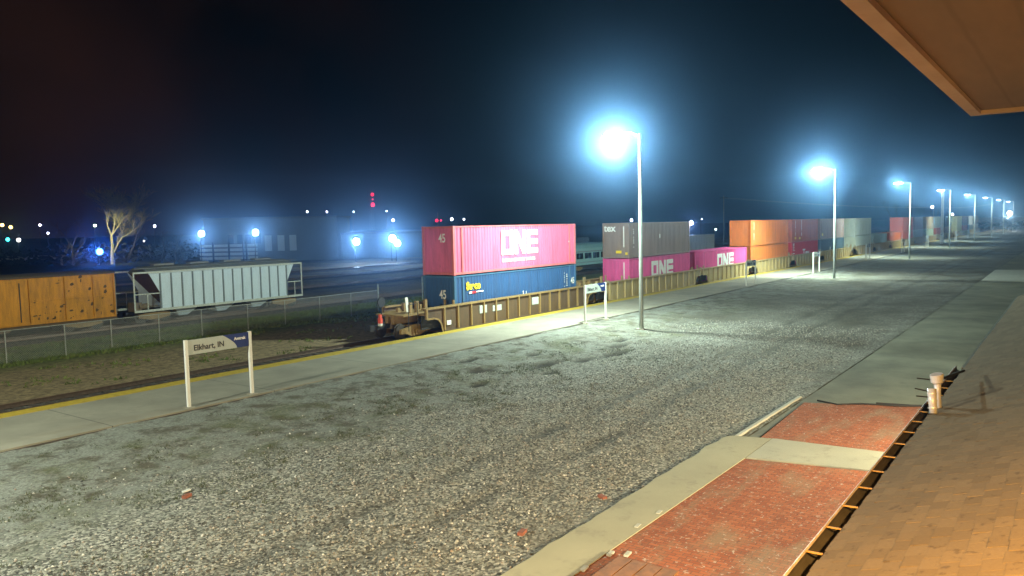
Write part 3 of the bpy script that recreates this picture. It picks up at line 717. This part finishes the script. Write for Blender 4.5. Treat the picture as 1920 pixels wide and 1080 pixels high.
MB().add([(11,.045,.04),(43.35,.045,.04),(43.35,.045,1.68),(11,.045,1.68)], [(0,1,2,3)]).build('wire_mesh', t.mat, fe)
for i, x in enumerate((51.5,55.0)):
    tag(MB().tube([(x,47.,-.3),(x,47.,1.9)], .05, 8).build('fence_post', M['steel']), ['lone steel post past the fence end beside the blue container','second lone steel post hidden past the blue container'][i], 'post')

# ------------------------------------------------------------------ station name signs
def make_sign(w, label):
    t = empty('station_sign', (0,0,0), label, 'sign', 'station name signs along the platform')
    for x in (0, w):
        p = MB().box(x-.052,x+.052,-.05,.05,.12,2.42).build('post', M['white'], t)
        MB().box(x-.061,x+.061,.051,.056,.13,2.41).build('blue_strip', M['signblue'], p)
        MB().tube([(x,0,-.25),(x,0,.16)], [.24,.20], 12).build('footing', M['concrete'], t)
    k = .66
    prof = [(.062,1.90)]+[(w*k+.33*math.sin(a)*.9, 1.90+.5*(1-math.cos(a))/1) for a in np.linspace(math.pi/2, 0, 1)]
    curve = [(w*(k+.12)-.55*(u**1.7), 1.90+.50*u) for u in np.linspace(0,1,9)]
    MB().prism([(.062,1.90)]+curve+[(.062,2.40)], 'y', -.03, .03).build('white_panel', M['signwhite'], t)
    MB().prism([(w-.062,2.40)]+[(a+.006,b) for a, b in reversed(curve)]+[(w-.062,1.90)], 'y', -.03, .03).build('blue_panel', M['signblue'], t)
    text_obj('lettering', 'Elkhart, IN', .27, M['black'], t, (.26,-.033,2.03), bold=.006)
    text_obj('lettering', 'Amtrak', .15, M['letter'], t, (w-.66,-.033,2.18), bold=.004)
    return t
sl = ['white station name sign with blue end beside the empty track and grass','station sign between the blue container and first lamp post','dark backlit station sign opposite the lone magenta container','station sign opposite the red container beside the second lamp post',
 'small station sign opposite the two white containers','distant station sign opposite the salmon red stack','distant station sign opposite the pale grey container','distant station sign just before the tall white mast','far station sign past the tall white mast','far station sign near the last lamp posts']
sp = [(14.75,24.2),(40.15,23.7),(69.7,24.3),(89.5,23.7),(117.8,24.1),(144.9,24.1),(170.5,24.1),(190.2,24.1),(214.,24.1),(240.,24.1)]
s0 = make_sign(2.5, sl[0]); s0.location = (*sp[0], .16)
for (x, y), lb in list(zip(sp, sl))[1:]:
    c = copy_tree(s0); c.location = (x,y,.16); c['label'] = lb

# ------------------------------------------------------------------ lamp posts
LAMPC = (.80,1.0,.86)
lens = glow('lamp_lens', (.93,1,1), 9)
def make_post(label):
    t = empty('lamp_post', (0,0,0), label, 'lamp post', 'lamp posts along the platform')
    MB().tube([(0,0,0),(0,0,.5),(0,0,11.05)], [.135,.125,.075], 14).build('pole', M['pole'], t, smooth=True)
    MB().box(-.24,.24,-.24,.24,-.15,.06).build('base_plate', M['concrete'], t)
    MB().tube([(0,0,10.9),(0,.5,11.12),(0,1.2,11.2)], .05, 8).build('arm', M['pole'], t)
    hd = MB().prism([(1.1,11.16),(1.25,11.32),(2.0,11.32),(2.15,11.18),(2.15,11.12),(1.1,11.12)], 'x', -.26, .26).build('lamp_head', M['pole'], t)
    MB().tube([(0,1.62,11.115),(0,1.62,11.05),(0,1.62,10.99),(0,1.62,10.95)], [.45,.66,.60,.25], 16).build('lens', lens, hd)  # lens oversized so its bright disc stands in for glare
    return t
pl_lab = ['lamp post out of the picture beyond the sign by the empty track','tall lamp post with the brightest lamp, rising before the dark brown and magenta stack','second lamp post from the camera, in front of the dull brown container','third lamp post, dark pole beside the salmon red stack','fourth lamp post, just beyond the tall white mast','fifth lamp post beyond the white mast','sixth lamp post far along the platform','seventh lamp post farther still along the platform','eighth lamp post where the platform fades out']
p0 = None
PW = 15500
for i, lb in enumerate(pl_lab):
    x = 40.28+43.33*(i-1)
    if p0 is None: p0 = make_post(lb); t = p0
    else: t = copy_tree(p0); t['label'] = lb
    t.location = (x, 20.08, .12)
    k = 1
    col = (.95,1,.80) if i == 0 else LAMPC
    # road lantern: wide across the platform, narrow along it, each head tilted a little along the track
    L_ = light('SPOT', 'lamp_light', (0,1.62,10.90), (41600,10000,30000,20000,18000,16000,14000,13000,12000)[i], col, t, .3, spot_size=R(132), spot_blend=.75)
    L_.scale = (.46,1,1); L_.rotation_euler = (R(14), R((0,-2,-17)[min(i,2)]), 0)
    light('POINT', 'lamp_glow', (0,1.62,10.75), (20000,20500,12500,5000,4500,3600,2800,2200,1800)[i], col, t, .3)
wm = empty('white_mast', (197.7,24.8,.2), 'tall thick white mast standing beside the fourth lamp post', 'mast')
MB().tube([(0,0,0),(0,0,12)], [.32,.26], 12).build('pole', M['white'], wm); MB().tube([(0,0,-.3),(0,0,.25)], .6, 12).build('footing', M['concrete'], wm)

# ------------------------------------------------------------------ station building
st = empty('station_building', (0,0,0), 'station building with shingled canopy roof and wide upper eave over the brick paving', 'building')
MB().box(-8,8.6,-9,-1.6,0,7.2).box(8.6,44,-9,-1.6,0,4.4).build('wall', M['wallbrick'], st)
EX, EY, EZ = 9.49, .95, 7.2
sf = MB().box(-9,EX-.1,-1.59,EY-.1,EZ+.02,EZ+.10).build('soffit', M['soffit'], st)
MB().box(-9,EX,EY-.1,EY,EZ-.02,EZ+.26).box(EX-.1,EX,-10,EY-.1,EZ-.02,EZ+.26).build('fascia', M['fascia'], st)
MB().add([(-9,EY+.06,EZ+.26),(EX+.06,EY+.06,EZ+.26),(EX+.06,-10.5,EZ+.26),(-9,-10.5,EZ+.26),(-9,-4.8,EZ+3.2),(EX-5,-4.8,EZ+3.2)], [(0,1,5,4),(1,2,5),(2,3,4,5),(3,2,1,0),(3,0,4)]).build('upper_roof', M['shingle'], st)
# lower canopy roof
GY0, GZ, SL = 1.70, 3.24, math.tan(R(19))
CX0, CX1 = -4., 33.5
cr = MB()
yin = -1.59
cr.add([(CX0,GY0,GZ-.02),(CX1,GY0,GZ-.02),(CX1,yin,GZ-.02+(GY0-yin)*SL),(CX0,yin,GZ-.02+(GY0-yin)*SL),(CX0,GY0,GZ-.12),(CX1,GY0,GZ-.12),(CX1,yin,GZ-.12+(GY0-yin)*SL),(CX0,yin,GZ-.12+(GY0-yin)*SL)],
       [(0,1,2,3),(4,7,6,5),(0,4,5,1),(1,5,6,2),(2,6,7,3),(3,7,4,0)])
cr.build('canopy_roof', M['shingle'], st)
sh = MB(); tint = []
ex = .145; nr = int((GY0-yin)/(ex*math.cos(R(19))))
dirv = Vector((0,-math.cos(R(19)),math.sin(R(19)))); nor = Vector((0,math.sin(R(19)),math.cos(R(19))))
for r in range(nr):
    x = CX0+(r%2)*.12+random.uniform(-.02,.02)
    while x < CX1-.1:
        w = .24 if x < 18 else .48; x1 = min(x+w, CX1); th = .002+random.choice((0,0,.001,.004))
        o_ = Vector((0,GY0+.03,GZ))+dirv*(r*ex); a = o_+nor*(.005+th); b = o_+dirv*(ex+.03)+nor*.004; c0 = o_
        j = random.uniform(-.012,.012); a = a-dirv*j; c0 = c0-dirv*j
        g = .003
        th = th; sh.add([(x+g,a.y,a.z),(x1-g,a.y,a.z),(x1-g,b.y,b.z),(x+g,b.y,b.z),(x+g,c0.y,c0.z),(x1-g,c0.y,c0.z)], [(0,1,2,3),(4,5,1,0),(4,0,3),(1,5,2)])
        tint += [random.random()]*6; x = x1
so = sh.build('shingles', M['shingle'], st, fix=False)
a = so.data.attributes.new('tint','FLOAT','POINT'); a.data.foreach_set('value', tint)
gu = MB(); th = np.linspace(math.pi, 2*math.pi, 9); y_, z_ = GY0+.115, GZ-.02
prof = [(y_+.078*math.cos(q), z_+.09*math.sin(q)) for q in th]
inn = [(y_+.070*math.cos(q), z_+.082*math.sin(q)) for q in th]
gu.prism(prof+inn[::-1], 'x', CX0, 17.4)
gut = gu.build('gutter', plain('gutter_dark',(.055,.055,.06),.6,.1), st)
MB().tube([(CX0,y_+.078,z_+.006),(17.4,y_+.078,z_+.006)], .013, 8).build('gutter_lip', plain('gutter_pale',(.50,.48,.55),.5,.1), gut)
stm = plain('strap_brass',(.62,.38,.10),.5)
for k in range(20):
    x = 2.9+.675*k
    MB().prism([(y_-.07,z_+.006),(y_+.072,z_+.002),(y_+.072,z_+.010),(y_-.07,z_+.014)], 'x', x, x+.028).build('gutter_strap', stm, gut)
MB().box(17.42,CX1,GY0+.02,GY0+.10,GZ-.16,GZ-.03).build('edge_board', plain('edge_grey',(.25,.28,.28),.6), st)
wl = glow('warm_lens', (1,.55,.15), 12)
WARM = (1,.83,.50)
def wall_lamp(loc, power, label, col=None):
    t = empty('wall_lamp', loc, label, 'wall lamp', 'warm lamps on the station wall')
    MB().box(-.12,.12,-.30,-.12,-.15,.15).prism([(-.12,.15),(.46,.12),(.46,.15),(-.12,.22)], 'x', -.34, .34).build('housing', M['dark'], t)  # hood drawn out past the lens to keep light off the soffit
    MB().tube([(0,0,-.1),(0,0,.1)], [.07,.09], 10).build('lens', wl, t)
    if col:
        L_ = light('SPOT', 'wall_lamp_light', (0,.2,-.08), power, col, t, .1, spot_size=R(116), spot_blend=.95)
        L_.rotation_euler = Vector((2.9,2.1,-3.0)).to_track_quat('-Z','Y').to_euler()
    else: light('POINT', 'wall_lamp_light', (0,.16,-.05), power, WARM, t, .1)
wall_lamp((3.4,-1.28,6.35), 4800, 'warm lamp on the upper station wall under the eave', (1,.46,.085))
wall_lamp((11.4,-1.28,3.55), 0, 'unlit lamp under the canopy') if 0 else None
wall_lamp((6.5,-1.28,2.9), 9500, 'warm lamp under the canopy on the lower station wall, nearer the wooden box')
wall_lamp((21.5,-1.28,2.9), 5500, 'warm lamp under the canopy on the lower station wall beyond the crossing')
# pair of silver fixtures at the gutter
v = empty('twin_spotlight', (12.85,1.64,3.22), 'two silver cylinders, one capped, clamped at the canopy gutter with dark leads', 'spotlight')
MB().tube([(.40,.0,-.08),(.35,.03,.30),(.345,.035,.44)], [.035,.045,.05], 14).build('stem', M['silver'], v, smooth=True)
MB().tube([(.345,.035,.43),(.34,.04,.45),(.335,.045,.56),(.333,.047,.572)], [.05,.085,.095,.085], 18).build('cap', M['silver'], v)
cyl = MB().tube([(-.04,.03,.05),(.0,.05,.22),(.04,.07,.40)], [.052,.058,.064], 16).build('cylinder', M['silver'], v, smooth=True)
for q in (.12,.22,.32): MB().tube([(-.055+.24*q,.025+.11*q,q),(-.055+.24*(q+.018),.025+.11*(q+.018),q+.018)], .066, 16).build('band', M['silver'], cyl)
MB().box(-.08,.04,-.02,.10,-.03,.05).build('clamp', M['dark'], v)
ld = MB()
for (a, b) in (((.02,.10,.36),(-.05,.28,.40)),((.0,.10,.28),(-.06,.26,.29)),((.33,.12,.48),(.25,.3,.50))): ld.tube([a,b], .010, 6)
ld.tube([(.40,-.02,.5),(1.2,-.05,.42),(2.4,-.1,.30)], .022, 6)
ld.build('lead', M['rubber'], v)
cb = MB(); pts = [(27.6,3.6),(27.1,4.6),(26.9,5.6),(26.4,6.2),(26.7,6.9)]  # thin dark tubes drawn for the dark lines on the asphalt
cb.tube([(x,y,.17) for x, y in pts], .03, 6); cb.tube([(27.9,3.2,.17),(27.4,4.2,.17),(27.2,5.2,.17)], .035, 6)
tag(cb.build('ground_cable', M['rubber']), 'black cables lying across the asphalt at the edge of brick paving', 'cable')
# low wooden box by the brick paving
wb = empty('wooden_box', (9.6,5.85,.15), 'low brown wooden box with plank lid standing on the brick paving', 'box')
MB().box(-1.5,2.2,-.53,.5,0,.16).build('body', M['wood'], wb)
lid = MB()
for k in range(4): y0 = -.58+k*.285; lid.box(-1.55,2.25,y0,y0+.265,.162,.20+random.uniform(0,.006))
lid.build('lid', M['wood'], wb)

# ------------------------------------------------------------------ trees
def tree(name, loc, h, label, mat, seed, spread=1., depth=5, group=None, lean=0):
    rnd = random.Random(seed); t = empty(name, loc, label, 'tree', group); tr, cr = MB(), MB()
    def branch(p, d, l, r, k):
        n = 3; pts = [p]; rad = [r]; q = p
        for i in range(n):
            d = (d+Vector((rnd.uniform(-.2,.2),rnd.uniform(-.2,.2),rnd.uniform(-.05,.16)))).normalized()
            q = q+d*(l/n); pts.append(q); rad.append(max(.026 if h > 15 else .015, r*(1-.38*(i+1)/n)))
        (tr if k >= depth-1 else cr).tube(pts, rad, 7 if k >= depth-1 else 4 if k > 1 else 3, cap=False)
        if k == 0: return
        for i in range((rnd.choice((3,3,4)) if h > 15 else rnd.choice((2,3,3))) if k > 1 else 4):
            a = rnd.uniform(0,6.283); s_ = rnd.uniform(.45,.95)*spread
            side = Vector((math.cos(a),math.sin(a),0)); side = side-d*side.dot(d)
            nd = (d+side*s_+Vector((0,0,.12))).normalized(); j = rnd.choice((1,2,3,3))
            branch(pts[j], nd, l*rnd.uniform(.62,.82), rad[j]*rnd.uniform(.55,.75), k-1)
    branch(Vector((0,0,0)), Vector((lean,0,1)).normalized(), h*.33, h*(.022 if h > 15 else .03), depth)
    tr.build('trunk', mat, t, fix=False); cr.build('crown', mat, t, fix=False); return t
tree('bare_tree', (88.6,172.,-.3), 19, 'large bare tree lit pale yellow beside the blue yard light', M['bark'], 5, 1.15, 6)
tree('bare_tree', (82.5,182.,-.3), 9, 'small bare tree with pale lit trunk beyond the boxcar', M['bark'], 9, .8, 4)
dk = [(93,160,10,.9),(96.5,160,8,1.),(94,176,13,1.),(84,180,12,1.),(112,150,9,1.),(400,52,15,.9),(360,44,12,1.),(345,-6,13,1.),(420,10,15,1.),(330,58,14,1.)]
dl = ['dim bare tree just beside the white yard building','low bare tree beside the white yard building corner','dim bare tree behind the large lit tree','dim bare tree between the two pale lit trees','dim tree between the white yard building and long shed','dark tree far behind the end of the train','dark smaller tree far past the end of the train','dark tree at the far end of the asphalt path','dark tall tree beyond the far end of the platform','dark tree rising behind the last slate containers']
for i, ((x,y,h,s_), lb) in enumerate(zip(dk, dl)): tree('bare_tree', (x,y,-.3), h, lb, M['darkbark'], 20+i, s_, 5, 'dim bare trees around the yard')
# low scrub along the far yard, one mass
sc_ = MB(); rnd = random.Random(3)
for _ in range(5200):
    u = rnd.random(); x, y = (60+u*110, 190-u*40) if rnd.random() < .55 else (340+rnd.random()*200, rnd.uniform(-25,60))
    x += rnd.gauss(0,4); y += rnd.gauss(0,4); z = abs(rnd.gauss(0,1.8)); s_ = rnd.uniform(.25,.7)
    a = rnd.uniform(0,6.28); d = Vector((math.cos(a)*s_, math.sin(a)*s_, rnd.uniform(-.3,.3))); e = Vector((rnd.uniform(-.3,.3),rnd.uniform(-.3,.3),s_)); p = Vector((x,y,z))
    sc_.add([p-d,p+d,p+e], [(0,1,2)])
tag(sc_.build('undergrowth', plain('scrub',(.025,.03,.015),.9), fix=False), 'dark low scrub along the far side of the yard', 'scrub', kind='stuff')

# ------------------------------------------------------------------ yard buildings and lights
BR = math.atan2(rt.y, rt.x)
def at_far(px_, py_, depth):
    return Vector((0,0,H))+(F+RX*((px_-960)/1474)+UY*((540-py_)/1474))*depth
wallm = paint('yard_wall', (.15,.18,.20), .7, dirt=.3); roofm = plain('yard_roof',(.12,.14,.15),.8)
b = at_far(385, 490, 172); A = empty('yard_building', (b.x,b.y,-.3), 'pale two storey yard building with two bright lamps before it', 'building', rz=BR)
MB().box(0,29,0,14,0,9.2).build('wall', wallm, A); MB().box(-.3,29.3,-.4,14.3,9.2,9.6).build('roof', roofm, A)
for i, x in enumerate((5.2,7.2,9.0,11.2)): w = MB().box(x,x+1.2,-.06,-.005,3.9,5.9).build('window', M['glassdark'], A)
for x in (13.2,16.0,18.6): MB().box(x,x+1.5,-.06,-.005,2.2,5.6).build('door', paint('yard_door',(.5,.58,.58),.6,dirt=.1), A)
dkm = MB()
for z in (.6,1.5,2.4,3.3): dkm.box(-.2,12.2,-2.2,-2.05,z,z+.55)
dkm.build('dock_wall', paint('dock_white',(.62,.66,.64),.7,dirt=.5), A)
for x in (2.6,6.0,9.1,9.8): MB().box(x,x+.3,-2.55,-2.25,0,4.4).build('dock_post', M['dark'], A)
b = at_far(550, 480, 176); B = empty('long_shed', (b.x,b.y,-.3), 'long low pale shed behind the two bright yard lights', 'building', rz=BR)
MB().box(0,38,0,16,0,5.3).build('wall', paint('shed_wall',(.15,.175,.185),.7,dirt=.25), B); MB().box(-.3,38.3,-.3,16.3,5.3,5.75).build('roof', roofm, B)
for x in (3,11,19,27): MB().box(x,x+2.6,-.05,-.005,0,3.2).build('door', plain('shed_door',(.16,.19,.2),.7), B)

def yard_lamp(loc, label, power, color, rad=.22, strength=40, name='yard_light', pole=True, group='bright lamps across the yard', aim=None):
    t = empty(name, loc, label, 'lamp', group)
    MB().tube([(0,0,-rad),(0,0,-rad*.4),(0,0,rad*.4),(0,0,rad)], [rad*.5,rad,rad,rad*.5], 10).build('lens', glow('lens_'+label[:18].replace(' ','_'), color, strength), t)
    MB().tube([(0,.02,rad),(0,.02,rad*1.6)], [rad*.8,rad*.4], 10).build('hood', M['dark'], t)
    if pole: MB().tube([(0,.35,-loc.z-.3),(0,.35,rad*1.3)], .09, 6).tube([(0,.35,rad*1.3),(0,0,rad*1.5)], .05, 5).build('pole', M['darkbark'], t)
    if power and aim is not None:
        L_ = light('SPOT', 'yard_lamp_light', (-fw.x*(rad+.2),-fw.y*(rad+.2),-.1), power, color, t, .3, spot_size=R(75), spot_blend=.6)
        L_.rotation_euler = (Vector((0,0,H+aim))-loc).to_track_quat('-Z','Y').to_euler()
    elif power: light('POINT', 'yard_lamp_light', (0,0,-rad-.12), power, color, t, .25)
    return t
BW = (.72,.90,1.)
q = A.matrix_world if 0 else None
def on(b, x, y, z): return Vector((b.location.x,b.location.y,-.3))+rt*x+fw*y+Vector((0,0,z))
for x, lb in ((3.0,'bright blue white pole lamp before the dock of the yard building'),(14.2,'bright blue white pole lamp before the doors of the yard building')):
    yard_lamp(on(A,x,-9,6.3), lb, 5000, BW, .6, 24, aim=-4)
yard_lamp(at_far(668,453,158), 'bright blue white yard lamp in front of the shed middle', 7000, BW, .65, 24, aim=-4)
yard_lamp(at_far(736,447,157), 'brightest yard lamp in front of the long shed end, upper of a pair', 7000, BW, .65, 24, aim=-4)
yard_lamp(at_far(745,456,156), 'lower lamp of the bright pair in front of the long shed end', 3500, BW, .6, 24, aim=-4)
yard_lamp(at_far(187,472,168), 'deep blue white low lamp beside the large bare tree', 3000, (.10,.32,1.), .65, 14, aim=-4)
tl = at_far(196,455,160)
yard_lamp(at_far(178,423,164), 'small white lamp among the branches of the large lit tree', 0, (1,.93,.60), .22, 30)
tv = at_far(178,423,164); L_ = light('SPOT', 'tree_lamp_light', (tv.x,tv.y,tv.z+.5), 16000, (1,.93,.45), None, .3, spot_size=R(95), spot_blend=.6)
L_.rotation_euler = (Vector((88.6,172.,4))-tv).to_track_quat('-Z','Y').to_euler()
for px_, py_, d, c_, r_, lb in [(75,422,240,(.75,.7,1),.35,'small violet white lamp high beyond the boxcar'),(90,437,240,(.7,.7,1),.3,'small violet white lamp above the small bare tree'),(35,450,230,(1,.9,.75),.5,'warm white lamp low beyond the boxcar end'),
    (290,424,230,(.8,.8,1),.35,'violet white lamp between the lit tree and yard building'),(270,452,230,(1,.9,.85),.22,'tiny pale lamp beside the lit tree trunk'),
    (576,397,330,(1,1,1),.35,'tiny white light high above the shed roof start'),(613,397,330,(.85,.8,1),.35,'tiny violet light high above the long shed roof'),(663,397,330,(.6,.75,.8),.3,'faint light high above the shed beside the radio tower'),
    (725,396,330,(.6,.8,.8),.3,'faint greenish light just past the radio tower'),(737,413,300,(.9,.95,1),.45,'round white light above the brightest yard lamp'),(847,411,320,(.9,.9,1),.55,'round white light over the pink container roof'),(870,411,320,(.9,.9,1),.35,'smaller white light over the pink container roof'),
    (468,421,176,(.9,.95,1),.15,'tiny light high on the yard building front'),(1184,413,180,(.8,.8,1),.28,'violet white light over the dark brown container roof'),(1296,418,150,(.75,.78,1),.36,'bright violet star light at the dark brown container end'),(1316,411,250,(.8,.85,1),.2,'tiny light just past the dark brown container end'),(1342,430,200,(.8,.95,.95),.24,'small light over the grey flat car container'),
    (1893,400,300,(1,.82,.55),.8,'warm bright lamp past the last lamp posts'),(1748,388,280,(1,.95,.95),.45,'small white lamp high over the tan container'),(1786,402,300,(1,.95,1),.4,'small white lamp low behind the fourth lamp post')]:
    yard_lamp(at_far(px_,py_,d), lb, 9000 if px_ == 1893 else 900 if px_ == 1296 else 0, c_, r_, 14 if r_ > .25 else 8, 'distant_lamp', group='small distant lamps')
g = at_far(14,447,210); ts = empty('traffic_signal', (g.x,g.y,-.3), 'green traffic signal far beyond the boxcar', 'traffic light')
MB().tube([(0,.2,0),(0,.2,g.z+.8)], .1, 8).build('pole', M['dark'], ts); MB().box(-.3,.3,-.1,.2,g.z-.6,g.z+1.4).build('housing', M['dark'], ts)
MB().tube([(0,-.14,g.z),(0,-.11,g.z)], .45, 14).build('green_lens', glow('green_lens',(.05,1,.85),12), ts)
for i, (px_, py_) in enumerate(((4,422),(20,426))): yard_lamp(at_far(px_,py_,230), ['amber street lamp at the far edge above the green signal','second amber street lamp above the green signal'][i], 0, (1,.6,.15), .45, 14, 'distant_lamp', group='small distant lamps')
# radio tower with red beacons
g = at_far(696,383,420); T = empty('radio_tower', (g.x,g.y,-.3), 'lattice radio tower with red beacons beyond the long shed', 'tower')
zt = at_far(696,358,420).z+.3; m = MB()
for i in range(4):
    a = math.pi/4+i*math.pi/2; m.bar((math.cos(a)*1.6,math.sin(a)*1.6,0),(math.cos(a)*.3,math.sin(a)*.3,zt),.14)
n = 14
for k in range(n):
    for i in range(4):
        z0, z1 = zt*k/n, zt*(k+1)/n; r0, r1 = 1.6-1.3*k/n, 1.6-1.3*(k+1)/n; a = math.pi/4+i*math.pi/2; b_ = a+math.pi/2
        m.bar((math.cos(a)*r0,math.sin(a)*r0,z0),(math.cos(b_)*r1,math.sin(b_)*r1,z1),.07)
m.build('lattice', M['dark'], T)
rl = glow('red_beacon', (1,.005,.04), 4)
for py_, s_ in ((365,.85),(374,.4),(384,1.05)):
    z = at_far(696,py_,420).z+.3; MB().tube([(0,-1.2,z-s_),(0,-1.2,z-s_*.3),(0,-1.2,z+s_*.3),(0,-1.2,z+s_)], [s_*.5,s_,s_,s_*.5], 10).build('beacon', rl, T)
g = at_far(821,412,300); T = empty('signal_mast', (g.x,g.y,-.3), 'signal mast with two red lamps seen over the pink container', 'signal mast')
MB().tube([(0,0,0),(0,0,at_far(821,397,300).z)], .12, 6).bar((-1,0,g.z),(1.2,0,g.z),.1).build('mast', M['steel'], T)
for x, s_ in ((-.75,.55),(.85,.35)): MB().tube([(x*rt.x,x*rt.y-.4,g.z-s_),(x*rt.x,x*rt.y-.4,g.z-s_*.3),(x*rt.x,x*rt.y-.4,g.z+s_*.3),(x*rt.x,x*rt.y-.4,g.z+s_)], [s_*.5,s_,s_,s_*.5], 10).build('red_lamp', rl, T)
# utility poles with wires
up_ = []
for i, (px_, d, hh, lb) in enumerate([(1357,215,13.5,'thin utility pole behind the grey flat car container'),(1750,330,11,'utility pole far behind the tan container'),(1860,330,12,'utility pole at the far end of the train'),(1880,340,11.5,'slim utility pole close to the warm far lamp')]):
    g = at_far(px_, 430, d); u = empty('utility_pole', (g.x,g.y,-.3), lb, 'utility pole', 'utility poles beyond the train')
    MB().tube([(0,0,0),(0,0,hh)], [.16,.10], 8).build('pole', M['steel'], u); MB().box(-.06,.06,-1.1,1.1,hh-.7,hh-.55).build('crossarm', M['tie'], u); up_.append((g,hh))
for i, (a_, b_) in enumerate(((0,1),(1,2))):
    m = MB()
    for s_ in (-1,1):
        (ga,ha),(gb,hb) = up_[a_], up_[b_]; pts = [Vector((ga.x,ga.y+s_,ha-.9)).lerp(Vector((gb.x,gb.y+s_,hb-.9)), u)-Vector((0,0,3.2*u*(1-u))) for u in np.linspace(0,1,14)]
        m.tube(pts, .025, 4)
    tag(m.build('overhead_wire', M['steel']), ['sagging wires from the thin pole to the far tan container pole','sagging wires between the two poles at the far train end'][i], 'wire')
# parked vehicles at the far left
def small_car(loc, rz, mat, label):
    t = empty('parked_car', loc, label, 'car', 'cars parked beyond the boxcar', rz)
    MB().prism([(-2.2,.35),(2.2,.35),(2.25,.8),(1.5,.95),(.8,1.42),(-1.1,1.45),(-1.9,.98),(-2.25,.85)], 'y', -.85, .85).build('body', mat, t)
    for x in (-1.35,1.35):
        for y in (-.82,.82): MB().tube([(x,y-.1,.33),(x,y+.1,.33)], .33, 12).build('wheel', M['rubber'], t)
    MB().prism([(-1.6,.98),(1.3,.98),(.75,1.36),(-1.05,1.39)], 'y', -.86, .86).build('window', M['glassdark'], t)
for i, (px_, d) in enumerate(((20,205),(30,205),(66,205),(76,206),(86,205))):
    g = at_far(px_, 486, d); small_car((g.x,g.y,-.3), BR+.15, [M['white'],WHT,M['silver'],WHT,M['white']][i], ['white car parked first in line below the green signal','pale car parked second in line below the warm lamp','silver car parked between the pale cars and small tree','pale green car parked third before the small bare tree','white car parked beside the small bare tree'][i])

# ------------------------------------------------------------------ haze
hz = MB().box(-60,520,-40,330,-1.4,34).build('haze', None); hz.data.materials.clear()
hm = bpy.data.materials.new('night_haze'); hm.use_nodes = True; ht = hm.node_tree; ht.nodes.clear()
ou = ht.nodes.new('ShaderNodeOutputMaterial'); pv = ht.nodes.new('ShaderNodeVolumePrincipled')
pv.inputs['Color'].default_value = (.24,.50,1.,1); pv.inputs['Density'].default_value = .0015; pv.inputs['Anisotropy'].default_value = .95
ht.links.new(pv.outputs[0], ou.inputs['Volume']); hz.data.materials.append(hm); tag(hz, 'thin blue night haze filling the air over the yard', 'haze', kind='stuff')
hz.visible_shadow = True
S.cycles.volume_bounces = 0; S.cycles.max_bounces = 4; S.cycles.diffuse_bounces = 2; S.cycles.transparent_max_bounces = 12; S.cycles.sample_clamp_indirect = 4
